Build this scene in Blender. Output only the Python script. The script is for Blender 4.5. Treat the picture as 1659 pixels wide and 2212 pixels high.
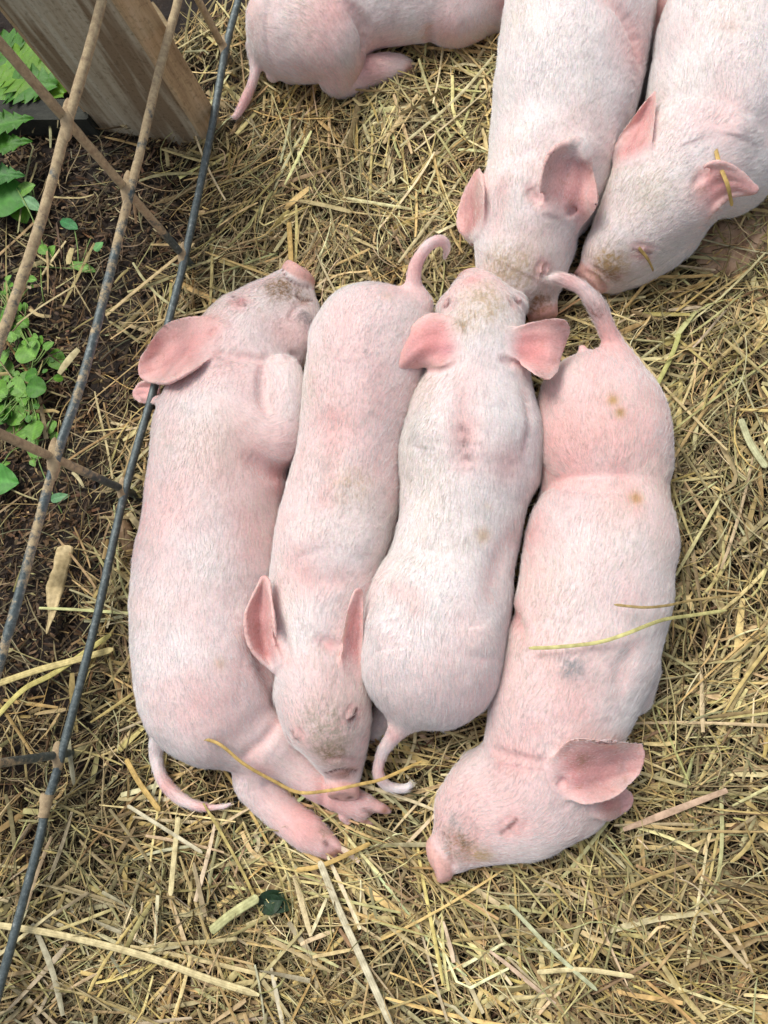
import bpy, math, random
import numpy as np
from math import radians as R
random.seed(7); RNG = np.random.default_rng(7)
for o in list(bpy.data.objects): bpy.data.objects.remove(o)
SC = bpy.context.scene; COL = SC.collection

# ------------------------------------------------------------------ camera
H = 1.20; F = 1700.0; W0, H0 = 1659.0, 2212.0; CX, CY = 829.5, 1106.0
NAD = (1190.0, 1475.0)                       # where straight-down lands in the picture
d = np.array([(NAD[0]-CX)/F, -(NAD[1]-CY)/F, -1.0]); d /= np.linalg.norm(d)
Zc = -d; Xc = np.array([1., 0, 0]) - Zc*Zc[0]; Xc /= np.linalg.norm(Xc); Yc = np.cross(Zc, Xc)
W2C = np.stack([Xc, Yc, Zc], 1)              # columns: world axes in camera coordinates
C2W = W2C.T
CAM = np.array([0., 0, H])
cd = bpy.data.cameras.new('camera'); cam = bpy.data.objects.new('camera', cd); COL.objects.link(cam)
import mathutils, mathutils.kdtree
M4 = mathutils.Matrix.Identity(4)
for i in range(3):
    for j in range(3): M4[i][j] = C2W[i, j]
    M4[i][3] = CAM[i]
cam.matrix_world = M4
cd.sensor_fit = 'HORIZONTAL'; cd.sensor_width = 36; cd.lens = F/W0*36; cd.clip_start = 0.02; cd.clip_end = 200
SC.camera = cam
SC.render.resolution_x = 768; SC.render.resolution_y = 1024

# ------------------------------------------------------------------ light
SUN_EL, SUN_AZ = 62.0, 125.0                 # azimuth measured from +X counter-clockwise
w = bpy.data.worlds.new('World'); SC.world = w; w.use_nodes = True
nt = w.node_tree; nt.nodes.clear()
sky = nt.nodes.new('ShaderNodeTexSky'); sky.sky_type = 'NISHITA'; sky.sun_disc = False
sky.sun_elevation = R(SUN_EL); sky.sun_rotation = R(90-SUN_AZ); sky.air_density = 1.0; sky.dust_density = 4.0
bg = nt.nodes.new('ShaderNodeBackground'); bg.inputs['Strength'].default_value = 0.13
hs = nt.nodes.new('ShaderNodeHueSaturation'); hs.inputs['Saturation'].default_value = 0.45
wo = nt.nodes.new('ShaderNodeOutputWorld')
nt.links.new(sky.outputs[0], hs.inputs['Color']); nt.links.new(hs.outputs[0], bg.inputs[0]); nt.links.new(bg.outputs[0], wo.inputs[0])
sd = bpy.data.lights.new('sun', 'SUN'); sd.energy = 1.75; sd.angle = R(28); sd.color = (1.0, 0.965, 0.91)
sun = bpy.data.objects.new('sun', sd); COL.objects.link(sun)
v = mathutils.Vector((math.cos(R(SUN_EL))*math.cos(R(SUN_AZ)), math.cos(R(SUN_EL))*math.sin(R(SUN_AZ)), math.sin(R(SUN_EL))))
sun.rotation_euler = v.to_track_quat('Z', 'Y').to_euler()
SC.view_settings.view_transform = 'Standard'; SC.view_settings.look = 'None'
SC.view_settings.exposure = 0.21; SC.view_settings.gamma = 1.0

# ------------------------------------------------------------------ helpers
def P(px, py, z=0.0):
    """picture position + height above the ground -> world point(s)"""
    px = np.asarray(px, float); py = np.asarray(py, float); z = np.asarray(z, float)
    dc = np.stack([(px-CX)/F, -(py-CY)/F, -np.ones_like(px)], -1)
    dw = dc @ W2C                            # == C2W @ dc
    t = (z-H)/dw[..., 2]
    return CAM + dw*t[..., None]
def depth(px, py, z):
    p = P(px, py, z); return float(-((p-CAM) @ W2C.T)[2])
def to_px(p):
    c = (np.asarray(p)-CAM) @ W2C.T
    return CX + F*c[..., 0]/-c[..., 2], CY - F*c[..., 1]/-c[..., 2]
def cat(pts, n):
    """Catmull-Rom through the rows of pts, n steps a span"""
    pts = np.asarray(pts, float)
    if len(pts) < 3:
        t = np.linspace(0, 1, n+1)[:, None]; return pts[0]*(1-t)+pts[-1]*t
    e = np.vstack([2*pts[0]-pts[1], pts, 2*pts[-1]-pts[-2]]); out = []
    for i in range(len(pts)-1):
        p0, p1, p2, p3 = e[i:i+4]
        for t in np.arange(n)/n:
            out.append(.5*((2*p1)+(-p0+p2)*t+(2*p0-5*p1+4*p2-p3)*t*t+(-p0+3*p1-3*p2+p3)*t**3))
    out.append(pts[-1]); return np.array(out)
def resample(c, m):
    s = np.r_[0, np.cumsum(np.linalg.norm(np.diff(c[:, :3], axis=0), axis=1))]; t = np.linspace(0, s[-1], m)
    return np.stack([np.interp(t, s, c[:, k]) for k in range(c.shape[1])], 1)
def hash3(i, j, k):
    n = (i*374761393 + j*668265263 + k*2147483647 + 1013904223).astype(np.int64) & 0xffffffff
    n = ((n ^ (n >> 13))*1274126177) & 0xffffffff
    return ((n ^ (n >> 16)) & 0xffff)/65535.0
def vnoise(p, s, seed=0):
    q = np.asarray(p)*s + seed*17.37; i = np.floor(q).astype(np.int64); f = q-i; f = f*f*(3-2*f); r = 0
    for a in (0, 1):
        for b in (0, 1):
            for c in (0, 1):
                wgt = (f[..., 0] if a else 1-f[..., 0])*(f[..., 1] if b else 1-f[..., 1])*(f[..., 2] if c else 1-f[..., 2])
                r = r + wgt*hash3(i[..., 0]+a, i[..., 1]+b, i[..., 2]+c)
    return r
def fbm(p, s, o=3, seed=0):
    return sum(vnoise(p, s*2**k, seed+k)*.5**k for k in range(o))/sum(.5**k for k in range(o))
def mesh_obj(name, V, Fc, mat, parent=None, smooth=True, col=None, colname='Col'):
    me = bpy.data.meshes.new(name)
    V = np.asarray(V, np.float32)
    me.vertices.add(len(V)); me.vertices.foreach_set('co', V.ravel())
    if isinstance(Fc, np.ndarray):
        n, k = Fc.shape; me.loops.add(n*k); me.polygons.add(n)
        me.loops.foreach_set('vertex_index', Fc.astype(np.int32).ravel())
        me.polygons.foreach_set('loop_start', np.arange(n, dtype=np.int32)*k)
        try: me.polygons.foreach_set('loop_total', np.full(n, k, np.int32))
        except Exception: pass
        me.update(calc_edges=True); me.validate()
    else:
        bpy.data.meshes.remove(me); me = bpy.data.meshes.new(name)
        me.from_pydata([tuple(map(float, v)) for v in V], [], [tuple(int(i) for i in f) for f in Fc])
    if smooth: me.polygons.foreach_set('use_smooth', np.ones(len(me.polygons), bool))
    if col is not None:
        a = me.attributes.new(colname, 'FLOAT_COLOR', 'POINT')
        c = np.ones((len(V), 4), np.float32); c[:, :3] = col; a.data.foreach_set('color', c.ravel())
    me.materials.append(mat)
    o = bpy.data.objects.new(name, me); COL.objects.link(o)
    if parent: o.parent = parent
    return o
def empty(name, loc=(0, 0, 0)):
    o = bpy.data.objects.new(name, None); o.empty_display_size = .02; o.location = loc; COL.objects.link(o); return o
def tag(o, label=None, cat_=None, group=None, kind=None):
    if label: o['label'] = label
    if cat_: o['category'] = cat_
    if group: o['group'] = group
    if kind: o['kind'] = kind
    return o
def tube(path, rad, seg=10, caps=True):
    """verts, quads/tris of a swept tube along path (N,3), rad scalar or (N,)"""
    path = np.asarray(path, float); n = len(path); rad = np.broadcast_to(rad, (n,))
    T = np.gradient(path, axis=0); T /= np.linalg.norm(T, axis=1)[:, None]+1e-12
    up = np.array([0, 0, 1.]) if abs(T[0, 2]) < .9 else np.array([1., 0, 0])
    N = np.cross(T, up); N /= np.linalg.norm(N, axis=1)[:, None]+1e-12; B = np.cross(T, N)
    a = np.linspace(0, 2*np.pi, seg, endpoint=False)
    V = path[:, None] + rad[:, None, None]*(np.cos(a)[None, :, None]*N[:, None]+np.sin(a)[None, :, None]*B[:, None])
    V = V.reshape(-1, 3); Fc = []
    for i in range(n-1):
        for j in range(seg):
            k = (j+1) % seg; Fc.append((i*seg+j, i*seg+k, (i+1)*seg+k, (i+1)*seg+j))
    if caps:
        Fc.append(tuple(range(seg))[::-1]); Fc.append(tuple((n-1)*seg+j for j in range(seg)))
    return V, Fc
# ---- materials
def mat(name):
    m = bpy.data.materials.new(name); m.use_nodes = True; n = m.node_tree.nodes; n.clear()
    out = n.new('ShaderNodeOutputMaterial'); b = n.new('ShaderNodeBsdfPrincipled')
    m.node_tree.links.new(b.outputs[0], out.inputs[0]); return m, m.node_tree, b
def noise_node(t, scale, detail=4, rough=.6, coord='Object', stretch=None):
    tc = t.nodes.new('ShaderNodeTexCoord'); n = t.nodes.new('ShaderNodeTexNoise')
    n.inputs['Scale'].default_value = scale; n.inputs['Detail'].default_value = detail; n.inputs['Roughness'].default_value = rough
    src = tc.outputs[coord]
    if stretch:
        mp = t.nodes.new('ShaderNodeMapping'); mp.inputs['Scale'].default_value = stretch
        t.links.new(src, mp.inputs[0]); src = mp.outputs[0]
    t.links.new(src, n.inputs['Vector']); return n
def ramp(t, src, stops):
    r = t.nodes.new('ShaderNodeValToRGB'); e = r.color_ramp.elements
    while len(e) < len(stops): e.new(.5)
    for i, (p, c) in enumerate(stops): e[i].position = p; e[i].color = (*c, 1) if len(c) == 3 else c
    t.links.new(src, r.inputs[0]); return r
def mixc(t, fac, a, b, mode='MIX'):
    m = t.nodes.new('ShaderNodeMix'); m.data_type = 'RGBA'; m.blend_type = mode
    for s, val in ((0, fac), (6, a), (7, b)):
        if isinstance(val, (int, float)): m.inputs[s].default_value = val
        elif isinstance(val, tuple): m.inputs[s].default_value = (*val, 1)
        else: t.links.new(val, m.inputs[s])
    return m.outputs[2]
def bump(t, b, h, strength, dist):
    n = t.nodes.new('ShaderNodeBump'); n.inputs['Strength'].default_value = strength; n.inputs['Distance'].default_value = dist
    t.links.new(h, n.inputs['Height']); t.links.new(n.outputs[0], b.inputs['Normal']); return n
def attr(t, name):
    a = t.nodes.new('ShaderNodeAttribute'); a.attribute_name = name; return a

m_skin, t, b = mat('pig_skin')
a = attr(t, 'Col'); n1 = noise_node(t, 300, 3)
rr = ramp(t, n1.outputs[0], [(.3, (.86, .84, .84)), (.7, (1.06, 1.06, 1.06))])
t.links.new(mixc(t, 1.0, a.outputs[0], rr.outputs[0], 'MULTIPLY'), b.inputs['Base Color'])
b.inputs['Roughness'].default_value = .55; b.inputs['Subsurface Weight'].default_value = .35
b.inputs['Subsurface Radius'].default_value = (1.0, .35, .2); b.inputs['Subsurface Scale'].default_value = .006
b.inputs['Specular IOR Level'].default_value = .3
n2 = noise_node(t, 700, 2); bump(t, b, n2.outputs[0], .25, .0006)

m_fur, t, b = mat('pig_hair')
a = attr(t, 'hcol'); t.links.new(a.outputs[0], b.inputs['Base Color'])
b.inputs['Roughness'].default_value = .5; b.inputs['Specular IOR Level'].default_value = .35

def straw_mat(name, rough=.55):
    m, t, b = mat(name); a = attr(t, 'Col'); n = noise_node(t, 90, 3)
    rr = ramp(t, n.outputs[0], [(.3, (.62, .6, .55)), (.65, (1.1, 1.1, 1.08))])
    t.links.new(mixc(t, 1.0, a.outputs[0], rr.outputs[0], 'MULTIPLY'), b.inputs['Base Color'])
    b.inputs['Roughness'].default_value = rough; b.inputs['Specular IOR Level'].default_value = .2
    return m
m_straw = straw_mat('dry_straw')

# ------------------------------------------------------------------ implicit surface -> mesh
def surface_nets(Fv, org, h):
    s = Fv < 0; nx, ny, nz = Fv.shape
    cnt = np.zeros((nx-1, ny-1, nz-1), np.int8)
    offs = [(a, b, c) for a in (0, 1) for b in (0, 1) for c in (0, 1)]
    for a, b, c in offs: cnt += s[a:nx-1+a, b:ny-1+b, c:nz-1+c]
    act = (cnt > 0) & (cnt < 8); I = np.argwhere(act)
    idx = -np.ones(act.shape, np.int64); idx[act] = np.arange(len(I))
    cv = {o: Fv[I[:, 0]+o[0], I[:, 1]+o[1], I[:, 2]+o[2]] for o in offs}
    acc = np.zeros((len(I), 3)); num = np.zeros(len(I))
    for o in offs:
        for ax in range(3):
            if o[ax]: continue
            q = list(o); q[ax] = 1; q = tuple(q); va, vb = cv[o], cv[q]
            mk = (va < 0) != (vb < 0); tt = np.where(mk, va/(va-vb+1e-12), 0)
            p = np.array(o, float)[None].repeat(len(I), 0); p[:, ax] = tt
            acc[mk] += p[mk]; num[mk] += 1
    V = org + h*(I + acc/num[:, None]); Q = []
    for ax in range(3):
        sl0 = [slice(None)]*3; sl1 = [slice(None)]*3; sl0[ax] = slice(0, -1); sl1[ax] = slice(1, None)
        cr = s[tuple(sl0)] != s[tuple(sl1)]; E = np.argwhere(cr)
        u, w_ = (ax+1) % 3, (ax+2) % 3
        ok = (E[:, u] > 0) & (E[:, w_] > 0) & (E[:, u] < Fv.shape[u]-1) & (E[:, w_] < Fv.shape[w_]-1); E = E[ok]
        def cell(du, dw):
            c = E.copy(); c[:, u] += du; c[:, w_] += dw; return idx[c[:, 0], c[:, 1], c[:, 2]]
        q = np.stack([cell(-1, -1), cell(0, -1), cell(0, 0), cell(-1, 0)], 1)
        ins = s[E[:, 0], E[:, 1], E[:, 2]]
        q[~ins] = q[~ins][:, ::-1]; Q.append(q)
    Q = np.vstack(Q); Q = Q[(Q >= 0).all(1)]
    return V, Q
def smin(a, b, k):
    h = np.clip(.5+.5*(b-a)/k, 0, 1); return b*(1-h)+a*h-k*h*(1-h)

FAR = .045
ROSE = (.68, .27, .26)
PALE = np.array((.83, .75, .73)); PINK = np.array((.80, .43, .40)); EARC = np.array((.66, .32, .31)); EARE = np.array((.76, .50, .46))
class Pig:
    def __init__(s, seed, white=.5): s.white = white; s.ch = []; s.ears = []; s.discs = []; s.gr = []; s.pt = []; s.seed = seed
    def pts(s, L, zs):
        out = []
        for q in L:
            x, y, z, r = q
            if z is None:
                z = .08
                for _ in range(3): z = r*depth(x, y, z)/F*zs + .004
            out.append([*P(x, y, z), r*depth(x, y, z)/F])
        return out
    def chain(s, L, zs=1.0, k=.018, n=5, hair=1.0, flow=1):
        s.ch.append(dict(c=cat(s.pts(L, zs), n), zs=zs, k=k, hair=hair, flow=flow)); return s
    def ear(s, A, M, B, th=.0026, k=.009, lift=(.016, .006)):
        s.ears.append((A, M, B, th, k, lift)); return s
    def disc(s, x, y, z, r, nrm, th=.006, k=.006):
        """nose disc: nrm = (right, up, height) in world axes"""
        n = np.array(nrm, float); n /= np.linalg.norm(n)
        s.discs.append((P(x, y, z), n, r*depth(x, y, z)/F, th, k)); return s
    def groove(s, L, w, dp): s.gr.append((L, w, dp)); return s
    def eye(s, x, y, ang, L=24, r=17):
        ca, sa = math.cos(math.radians(ang)), -math.sin(math.radians(ang))
        s.gr.append(([(x-ca*3, y-sa*3), (x+ca*3, y+sa*3)], .0105, -.0045))
        nx_, ny_ = -sa, ca
        s.gr.append(([(x-ca*L/2, y-sa*L/2), (x+nx_*3, y+ny_*3), (x+ca*L/2, y+sa*L/2)], .0034, .0085))
        s.gr.append(([(x-ca*L*.6+nx_*-11, y-sa*L*.6+ny_*-11), (x+nx_*-15, y+ny_*-15), (x+ca*L*.6+nx_*-11, y+sa*L*.6+ny_*-11)], .0042, .0035))
        s.gr.append(([(x-ca*L*.5+nx_*12, y-sa*L*.5+ny_*12), (x+nx_*15, y+ny_*15), (x+ca*L*.5+nx_*12, y+sa*L*.5+ny_*12)], .0042, .003))
        s.pt.append((ROSE, x, y, r*1.3, .32)); return s
    def paint(s, col, x, y, r, st): s.pt.append((np.array(col), x, y, r, st)); return s
    def build(s, name, h=.0022):
        allp = np.vstack([c['c'] for c in s.ch]); lo = (allp[:, :3]-allp[:, 3:]).min(0); hi = (allp[:, :3]+allp[:, 3:]).max(0)
        for a, m, b_, th, k, _l in s.ears:
            e = np.vstack([P(*q_) for q_ in a+m+b_]); lo = np.minimum(lo, e.min(0)); hi = np.maximum(hi, e.max(0))
        lo -= .018; hi += .018; hi[2] += .02; lo[2] = max(lo[2], -.02)
        N = np.ceil((hi-lo)/h).astype(int)+1; org = lo
        ax = [org[i]+h*np.arange(N[i]) for i in range(3)]
        Fd = np.full(N, FAR, np.float32)
        def box(p0, p1, m):
            a = np.clip(np.floor((p0-m-org)/h).astype(int), 0, N-1); b_ = np.clip(np.ceil((p1+m-org)/h).astype(int)+1, 1, N)
            return tuple(slice(a[i], b_[i]) for i in range(3))
        def grid(bx): return ax[0][bx[0]][:, None, None], ax[1][bx[1]][None, :, None], ax[2][bx[2]][None, None, :]
        for c in s.ch:
            f = np.full(N, FAR, np.float32); q = c['c']; zs = c['zs']
            for i in range(len(q)-1):
                a, b_ = q[i], q[i+1]; m = .03
                rr_ = max(a[3], b_[3]); bx = box(np.minimum(a, b_)[:3]-rr_, np.maximum(a, b_)[:3]+rr_, m)
                X, Y, Z = grid(bx); sc = np.array([1, 1, 1/zs]); A = a[:3]*sc; B = b_[:3]*sc; D = B-A; dd = D@D+1e-12
                x, y, z = X-A[0], Y-A[1], Z/zs-A[2]
                t_ = np.clip((x*D[0]+y*D[1]+z*D[2])/dd, 0, 1)
                ds = np.sqrt((x-t_*D[0])**2+(y-t_*D[1])**2+(z-t_*D[2])**2)-(a[3]+(b_[3]-a[3])*t_)
                f[bx] = np.minimum(f[bx], ds)
            Fd = smin(Fd, f, c['k']); del f
        for ctr, n, r, th, k in s.discs:
            bx = box(ctr-r, ctr+r, .02); X, Y, Z = grid(bx); x, y, z = X-ctr[0], Y-ctr[1], Z-ctr[2]
            hgt = x*n[0]+y*n[1]+z*n[2]; rad = np.sqrt(np.maximum(x*x+y*y+z*z-hgt*hgt, 0)); rd = .0055
            qx = rad-(r-rd); qy = np.abs(hgt)-(th-rd)
            ds = np.minimum(np.maximum(qx, qy), 0)+np.sqrt(np.maximum(qx, 0)**2+np.maximum(qy, 0)**2)-rd
            e1 = np.cross(n, [0, 0, 1.]); e1 /= np.linalg.norm(e1)+1e-9     # nostrils either side
            for sg in (-1, 1):
                g = ctr+n*th+e1*sg*r*.42
                ds = ds+.009*np.exp(-(((X-g[0])**2+(Y-g[1])**2+(Z-g[2])**2)/(r*.2)**2))
            Fd[bx] = smin(Fd[bx], ds.astype(np.float32), k)
        s.kd = None; allS = []; alluv = []
        def hit(px, py, flag=False):
            p1 = P(px, py, hi[2]); p0 = P(px, py, lo[2]); tt = np.linspace(0, 1, 400)[:, None]; L = p1*(1-tt)+p0*tt
            q = np.round((L-org)/h).astype(int); ok = ((q >= 0) & (q < N)).all(1)
            val = np.where(ok, Fd[tuple(np.clip(q, 0, N-1).T)], 1); i = np.argmax(val < 0)
            if val[i] < 0: return (L[i], True) if flag else L[i]
            i = int(np.argmin(val)); return (L[i], False) if flag else L[i]
        Ef = np.full(N, .03, np.float32); s.earpts = []; ready = []
        for A_, M_, B_, th, k, lift in s.ears:       # ear sheets rise clear of the head they grow from
            cv3 = []
            for L, lf in ((A_, lift[0]), (M_, lift[1]), (B_, lift[0])):
                o_ = []
                for i_, (x_, y_, z_) in enumerate(L):
                    p_, on = hit(x_, y_, True)
                    if on: z_ = p_[2]-.003 if i_ == 0 else max(z_, p_[2]+(lf if i_ < len(L)-1 else max(lift)*.7)*min(1, i_/1.6))
                    o_.append(P(x_, y_, z_))
                cv3.append(resample(cat(o_, 8), 72))
            ready.append((*cv3, th, k))
        for a, m, b_, th, k in ready:
            nv = 40; vv = np.linspace(-1, 1, nv); w_ = np.clip(th, 0, 1)
            S = []
            for v_ in vv:
                S.append(a*(v_*(v_-1)/2)+m*(1-v_*v_)+b_*(v_*(v_+1)/2))
            S = np.array(S)                  # nv, 64, 3
            U = np.linspace(0, 1, 72)
            rad = th*(1.15-.25*U[None, :])*(1-.18*np.abs(vv)[:, None]**3)
            S[:, :, 2] += (.0016*np.sin(vv*9)[:, None]+.006*np.abs(vv)[:, None]**5)*np.sin(U*3.1)[None, :]
            S[:, :, :2] += (.0009*(vnoise(S*[1, 1, 0], 60, 5)-.5)*np.abs(vv)[:, None]**4)[..., None]
            pts = S.reshape(-1, 3); rr_ = rad.ravel()
            s.earpts.append((S, a, m, b_)); allS.append(pts); alluv.append(np.stack(np.broadcast_arrays(U[None, :], vv[:, None]), -1).reshape(-1, 2))
            f = np.full(N, .03, np.float32)
            for p, r_ in zip(pts, rr_):
                bx = box(p, p, .011); X, Y, Z = grid(bx)
                f[bx] = np.minimum(f[bx], np.sqrt((X-p[0])**2+(Y-p[1])**2+(Z-p[2])**2)-r_)
            Ef = np.minimum(Ef, f); Fd = smin(Fd, f, k)
        if allS:
            allS = np.vstack(allS); s.uv = np.vstack(alluv); s.kd = mathutils.kdtree.KDTree(len(allS))
            for i_, p_ in enumerate(allS): s.kd.insert(p_, i_)
            s.kd.balance()
        add = []
        for L, w_, dp in s.gr:
            dp = dp*(1.5 if w_ > .0045 and dp > 0 else 1); c = resample(cat([[x, y] for x, y in L], 6), 24); add.append((np.array([hit(x, y) for x, y in c]), w_, dp))
        for c, w_, dp in add:
            n = len(c)
            acc = {}
            bx = box(c.min(0), c.max(0), 3*w_); X, Y, Z = grid(bx); best = np.full(np.broadcast(X, Y, Z).shape, 1.0); wt = np.zeros_like(best)
            for i in range(n):
                d2 = (X-c[i, 0])**2+(Y-c[i, 1])**2+(Z-c[i, 2])**2; e = math.sin(math.pi*(i+.7)/(n+.4))**.6
                mk = d2 < best; best = np.where(mk, d2, best); wt = np.where(mk, e, wt)
            Fd[bx] += (dp*wt*np.exp(-best/w_**2)).astype(np.float32)
        V, Q = surface_nets(Fd, org, h)
        # relax twice along edges
        E = np.vstack([Q[:, [0, 1]], Q[:, [1, 2]], Q[:, [2, 3]], Q[:, [3, 0]]])
        for _ in range(2):
            sm = np.zeros_like(V); nn = np.zeros(len(V))
            for k_ in range(3): sm[:, k_] = np.bincount(E[:, 0], V[E[:, 1], k_], len(V))+np.bincount(E[:, 1], V[E[:, 0], k_], len(V))
            nn = np.bincount(E[:, 0], minlength=len(V))+np.bincount(E[:, 1], minlength=len(V)); V = V*.45+.55*sm/np.maximum(nn, 1)[:, None]
        fn = np.cross(V[Q[:, 2]]-V[Q[:, 0]], V[Q[:, 3]]-V[Q[:, 1]]); vn = np.zeros_like(V)
        for k_ in range(4):
            for c_ in range(3): vn[:, c_] += np.bincount(Q[:, k_], fn[:, c_], len(V))
        vn /= np.linalg.norm(vn, axis=1)[:, None]+1e-12
        V = V+vn*((fbm(V, 22, 2, s.seed+60)-.5)*.0055+(fbm(V, 9, 2, s.seed+62)-.5)*.010+(fbm(V, 110, 2, s.seed+61)-.5)*.0003)[:, None]
        # ---- colour
        def samp(G, p):
            q = np.clip(np.round((p-org)/h).astype(int), 0, N-1); return G[q[:, 0], q[:, 1], q[:, 2]]
        def colour(p, full=False):
            tot = np.zeros((len(p), 1)); cp = np.zeros((len(p), 3))
            nz = fbm(p, 14, 3, s.seed); f2 = fbm(p, 45, 2, s.seed+5)
            lf = fbm(p, 7, 2, s.seed+40)
            wp = np.clip(.74-.70*s.white+(lf-.5)*1.5+(nz-.5)*.8+.25*(f2-.5), 0, 1)[:, None]
            c = PALE*(1-wp)+(PINK*.75+PALE*.25)*wp
            ef = samp(Ef, p); eb = np.clip((.010-ef)/.008, 0, 1)[:, None]
            EC = np.tile(EARC, (len(p), 1)); ni = np.where(ef < .012)[0]
            if len(ni) and s.kd:
                uv = s.uv[[s.kd.find(p[i_])[1] for i_ in ni]]; u_, v_ = uv[:, :1], uv[:, 1:]
                m_ = np.clip((1-v_**2)*(1.1-u_*.6)+.5*(fbm(p[ni], 50, 2, 7)[:, None]-.5), 0, 1)
                vein = (np.sin(v_*11+fbm(p[ni], 30, 2, 8)[:, None]*6)*.5+.5)**3*.12*(1-v_**2)
                EC[ni] = (EARE*(1-m_)+EARC*m_)*(1-vein); eb[ni] *= np.clip(.25+u_*3.5, 0, 1)
            sp = np.clip((fbm(p, 160, 3, s.seed+9)-.62)*6, 0, 1)[:, None]
            ec = EC*(1-.3*sp)+np.array((.4, .16, .08))*.3*sp
            c = c*(1-eb)+(ec*(.85+.3*f2[:, None]))*eb
            for ctr, n, r, th, k in s.discs:
                dv = p-ctr; hh = dv@n; g = np.clip((hh-(-th*1.2))/.003, 0, 1)*np.clip((r*1.25-np.linalg.norm(dv, axis=1))/.004, 0, 1)
                c = c*(1-g[:, None])+np.array((.74, .45, .40))*g[:, None]*(1-.25*sp)
                e1 = np.cross(n, [0, 0, 1.]); e1 /= np.linalg.norm(e1)+1e-9
                for sg in (-1, 1):
                    gq = np.exp(-((p-(ctr+n*th+e1*sg*r*.42))**2).sum(1)/(r*.17)**2)[:, None]; c = c*(1-.85*gq)+np.array((.12, .04, .03))*.85*gq
            grit = .40+1.0*np.clip((vnoise(p, 640, s.seed+6)*.6+vnoise(p, 260, s.seed+7)*.4-.38)*4, 0, 1)
            for pc, c3, rm, st in paints:
                d2 = ((p-c3)**2).sum(1)/rm**2
                st_ = abs(st); g = st_*np.exp(-d2*1.6)
                if st < 0: g = g*np.clip((.6*fbm(p, 70, 2, s.seed+3)+.4*vnoise(p, 520, s.seed+4)-.15)*3.2, 0, 1.3)*grit
                g = np.clip(g, 0, 1)[:, None]; c = c*(1-g)+pc*g; tot = tot*(1-g)+g; cp = cp*(1-g)+pc*g
            return (np.clip(c, 0, .9), tot, cp) if full else np.clip(c, 0, .9)
        paints = []; s.bald = []
        for pc, x, y, r, st in s.pt:
            c3 = hit(x, y)
            if tuple(pc) == HOOF: s.bald.append((c3, r*1.1*depth(x, y, c3[2])/F))
            paints.append((pc, c3, r*depth(x, y, c3[2])/F, st))
        C = colour(V)
        for c, w_, dp in add:                # narrow creases painted dark as if in shade, wider folds pinker
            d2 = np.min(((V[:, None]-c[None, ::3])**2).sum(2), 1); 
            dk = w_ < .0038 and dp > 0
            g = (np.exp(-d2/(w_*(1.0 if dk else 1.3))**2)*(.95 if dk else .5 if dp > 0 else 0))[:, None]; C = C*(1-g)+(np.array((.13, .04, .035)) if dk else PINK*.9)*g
        o = mesh_obj(name, V, Q, m_skin, col=C)
        s.V, s.Q, s.obj, s.samp, s.Ef, s.add = V, Q, o, samp, Ef, add; s.colour = colour
        return s
    def fur(s, count=60000, length=.0088):
        V, Q = s.V, s.Q; A, B, C_, D = (V[Q[:, i]] for i in range(4))
        nv = np.cross(C_-A, D-B); ar = np.linalg.norm(nv, axis=1)/2; nv /= 2*ar[:, None]+1e-12
        wgt = ar*np.clip(nv[:, 2]+.75, .0, 1)
        f = RNG.choice(len(Q), count, p=wgt/wgt.sum()); u = RNG.random((count, 2))
        p = (A[f]*(1-u[:, :1])+B[f]*u[:, :1])*(1-u[:, 1:])+(D[f]*(1-u[:, :1])+C_[f]*u[:, :1])*u[:, 1:]
        n = nv[f]
        # flow: blend of the chains' own directions, nearest weighs most
        fl = np.zeros((count, 3)); hl = np.zeros(count); ws = np.zeros(count)
        for c in s.ch:
            q = c['c']
            for i in range(0, len(q)-1, 2):
                j = min(i+2, len(q)-1); a, b_ = q[i], q[j]; D_ = (b_-a)[:3]; L = np.linalg.norm(D_)+1e-9
                mid = (a+b_)/2; dist = np.abs(np.linalg.norm((p-mid[:3])*[1, 1, 1/c['zs']], axis=1)-mid[3])+.008
                w_ = L/dist**3; fl += (w_*c['flow'])[:, None]*(D_/L); hl += w_*c['hair']; ws += w_
        fl /= ws[:, None]; hl /= ws
        fl /= np.linalg.norm(fl, axis=1)[:, None]+1e-9
        wob = np.stack([vnoise(p, 22, 31)-.5, vnoise(p, 22, 37)-.5, vnoise(p, 22, 41)-.5], 1)
        fl = fl+np.array([0, 0, -.55])*(1-np.abs(n[:, 2:]))+wob*.7
        tdir = fl-(fl*n).sum(1)[:, None]*n; tdir /= np.linalg.norm(tdir, axis=1)[:, None]+1e-9
        efd = s.samp(s.Ef, p); onear = efd < .004
        for (S, a, m, b_) in s.earpts:       # on ears hair runs towards the tip
            e0 = m[-1]-m[0]; e0 = e0/np.linalg.norm(e0); dd = np.linalg.norm(p-m[32], axis=1)
            near = onear & (dd < np.linalg.norm(m[-1]-m[0]))
            tv = e0-(n@e0)[:, None]*n; tv /= np.linalg.norm(tv, axis=1)[:, None]+1e-9; tdir[near] = tv[near]
        keep = np.ones(count, bool)
        pc_ = p-p.mean(0); qs = p-tdir*((pc_*tdir).sum(1))[:, None]*.9
        strk = np.clip((.6*vnoise(qs, 420, 11)+.4*vnoise(qs, 170, 12)-.22)*1.8, 0, 1); keep &= RNG.random(count) < .34+.8*strk
        for c, w_, dp in s.add:
            if w_ < .0038 and dp > 0:
                for q_ in c[::3]: keep &= ((p-q_)**2).sum(1) > (w_*1.0)**2
        
        if s.kd:
            ni = np.where(onear)[0]
            if len(ni):
                uv = s.uv[[s.kd.find(p[i_])[1] for i_ in ni]]
                pr = .16+.6*np.clip(1-uv[:, 0]*3.2, 0, 1)+.5*np.clip(np.abs(uv[:, 1])-.8, 0, 1)*5*.5
                keep[ni] &= RNG.random(len(ni)) < pr
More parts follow.
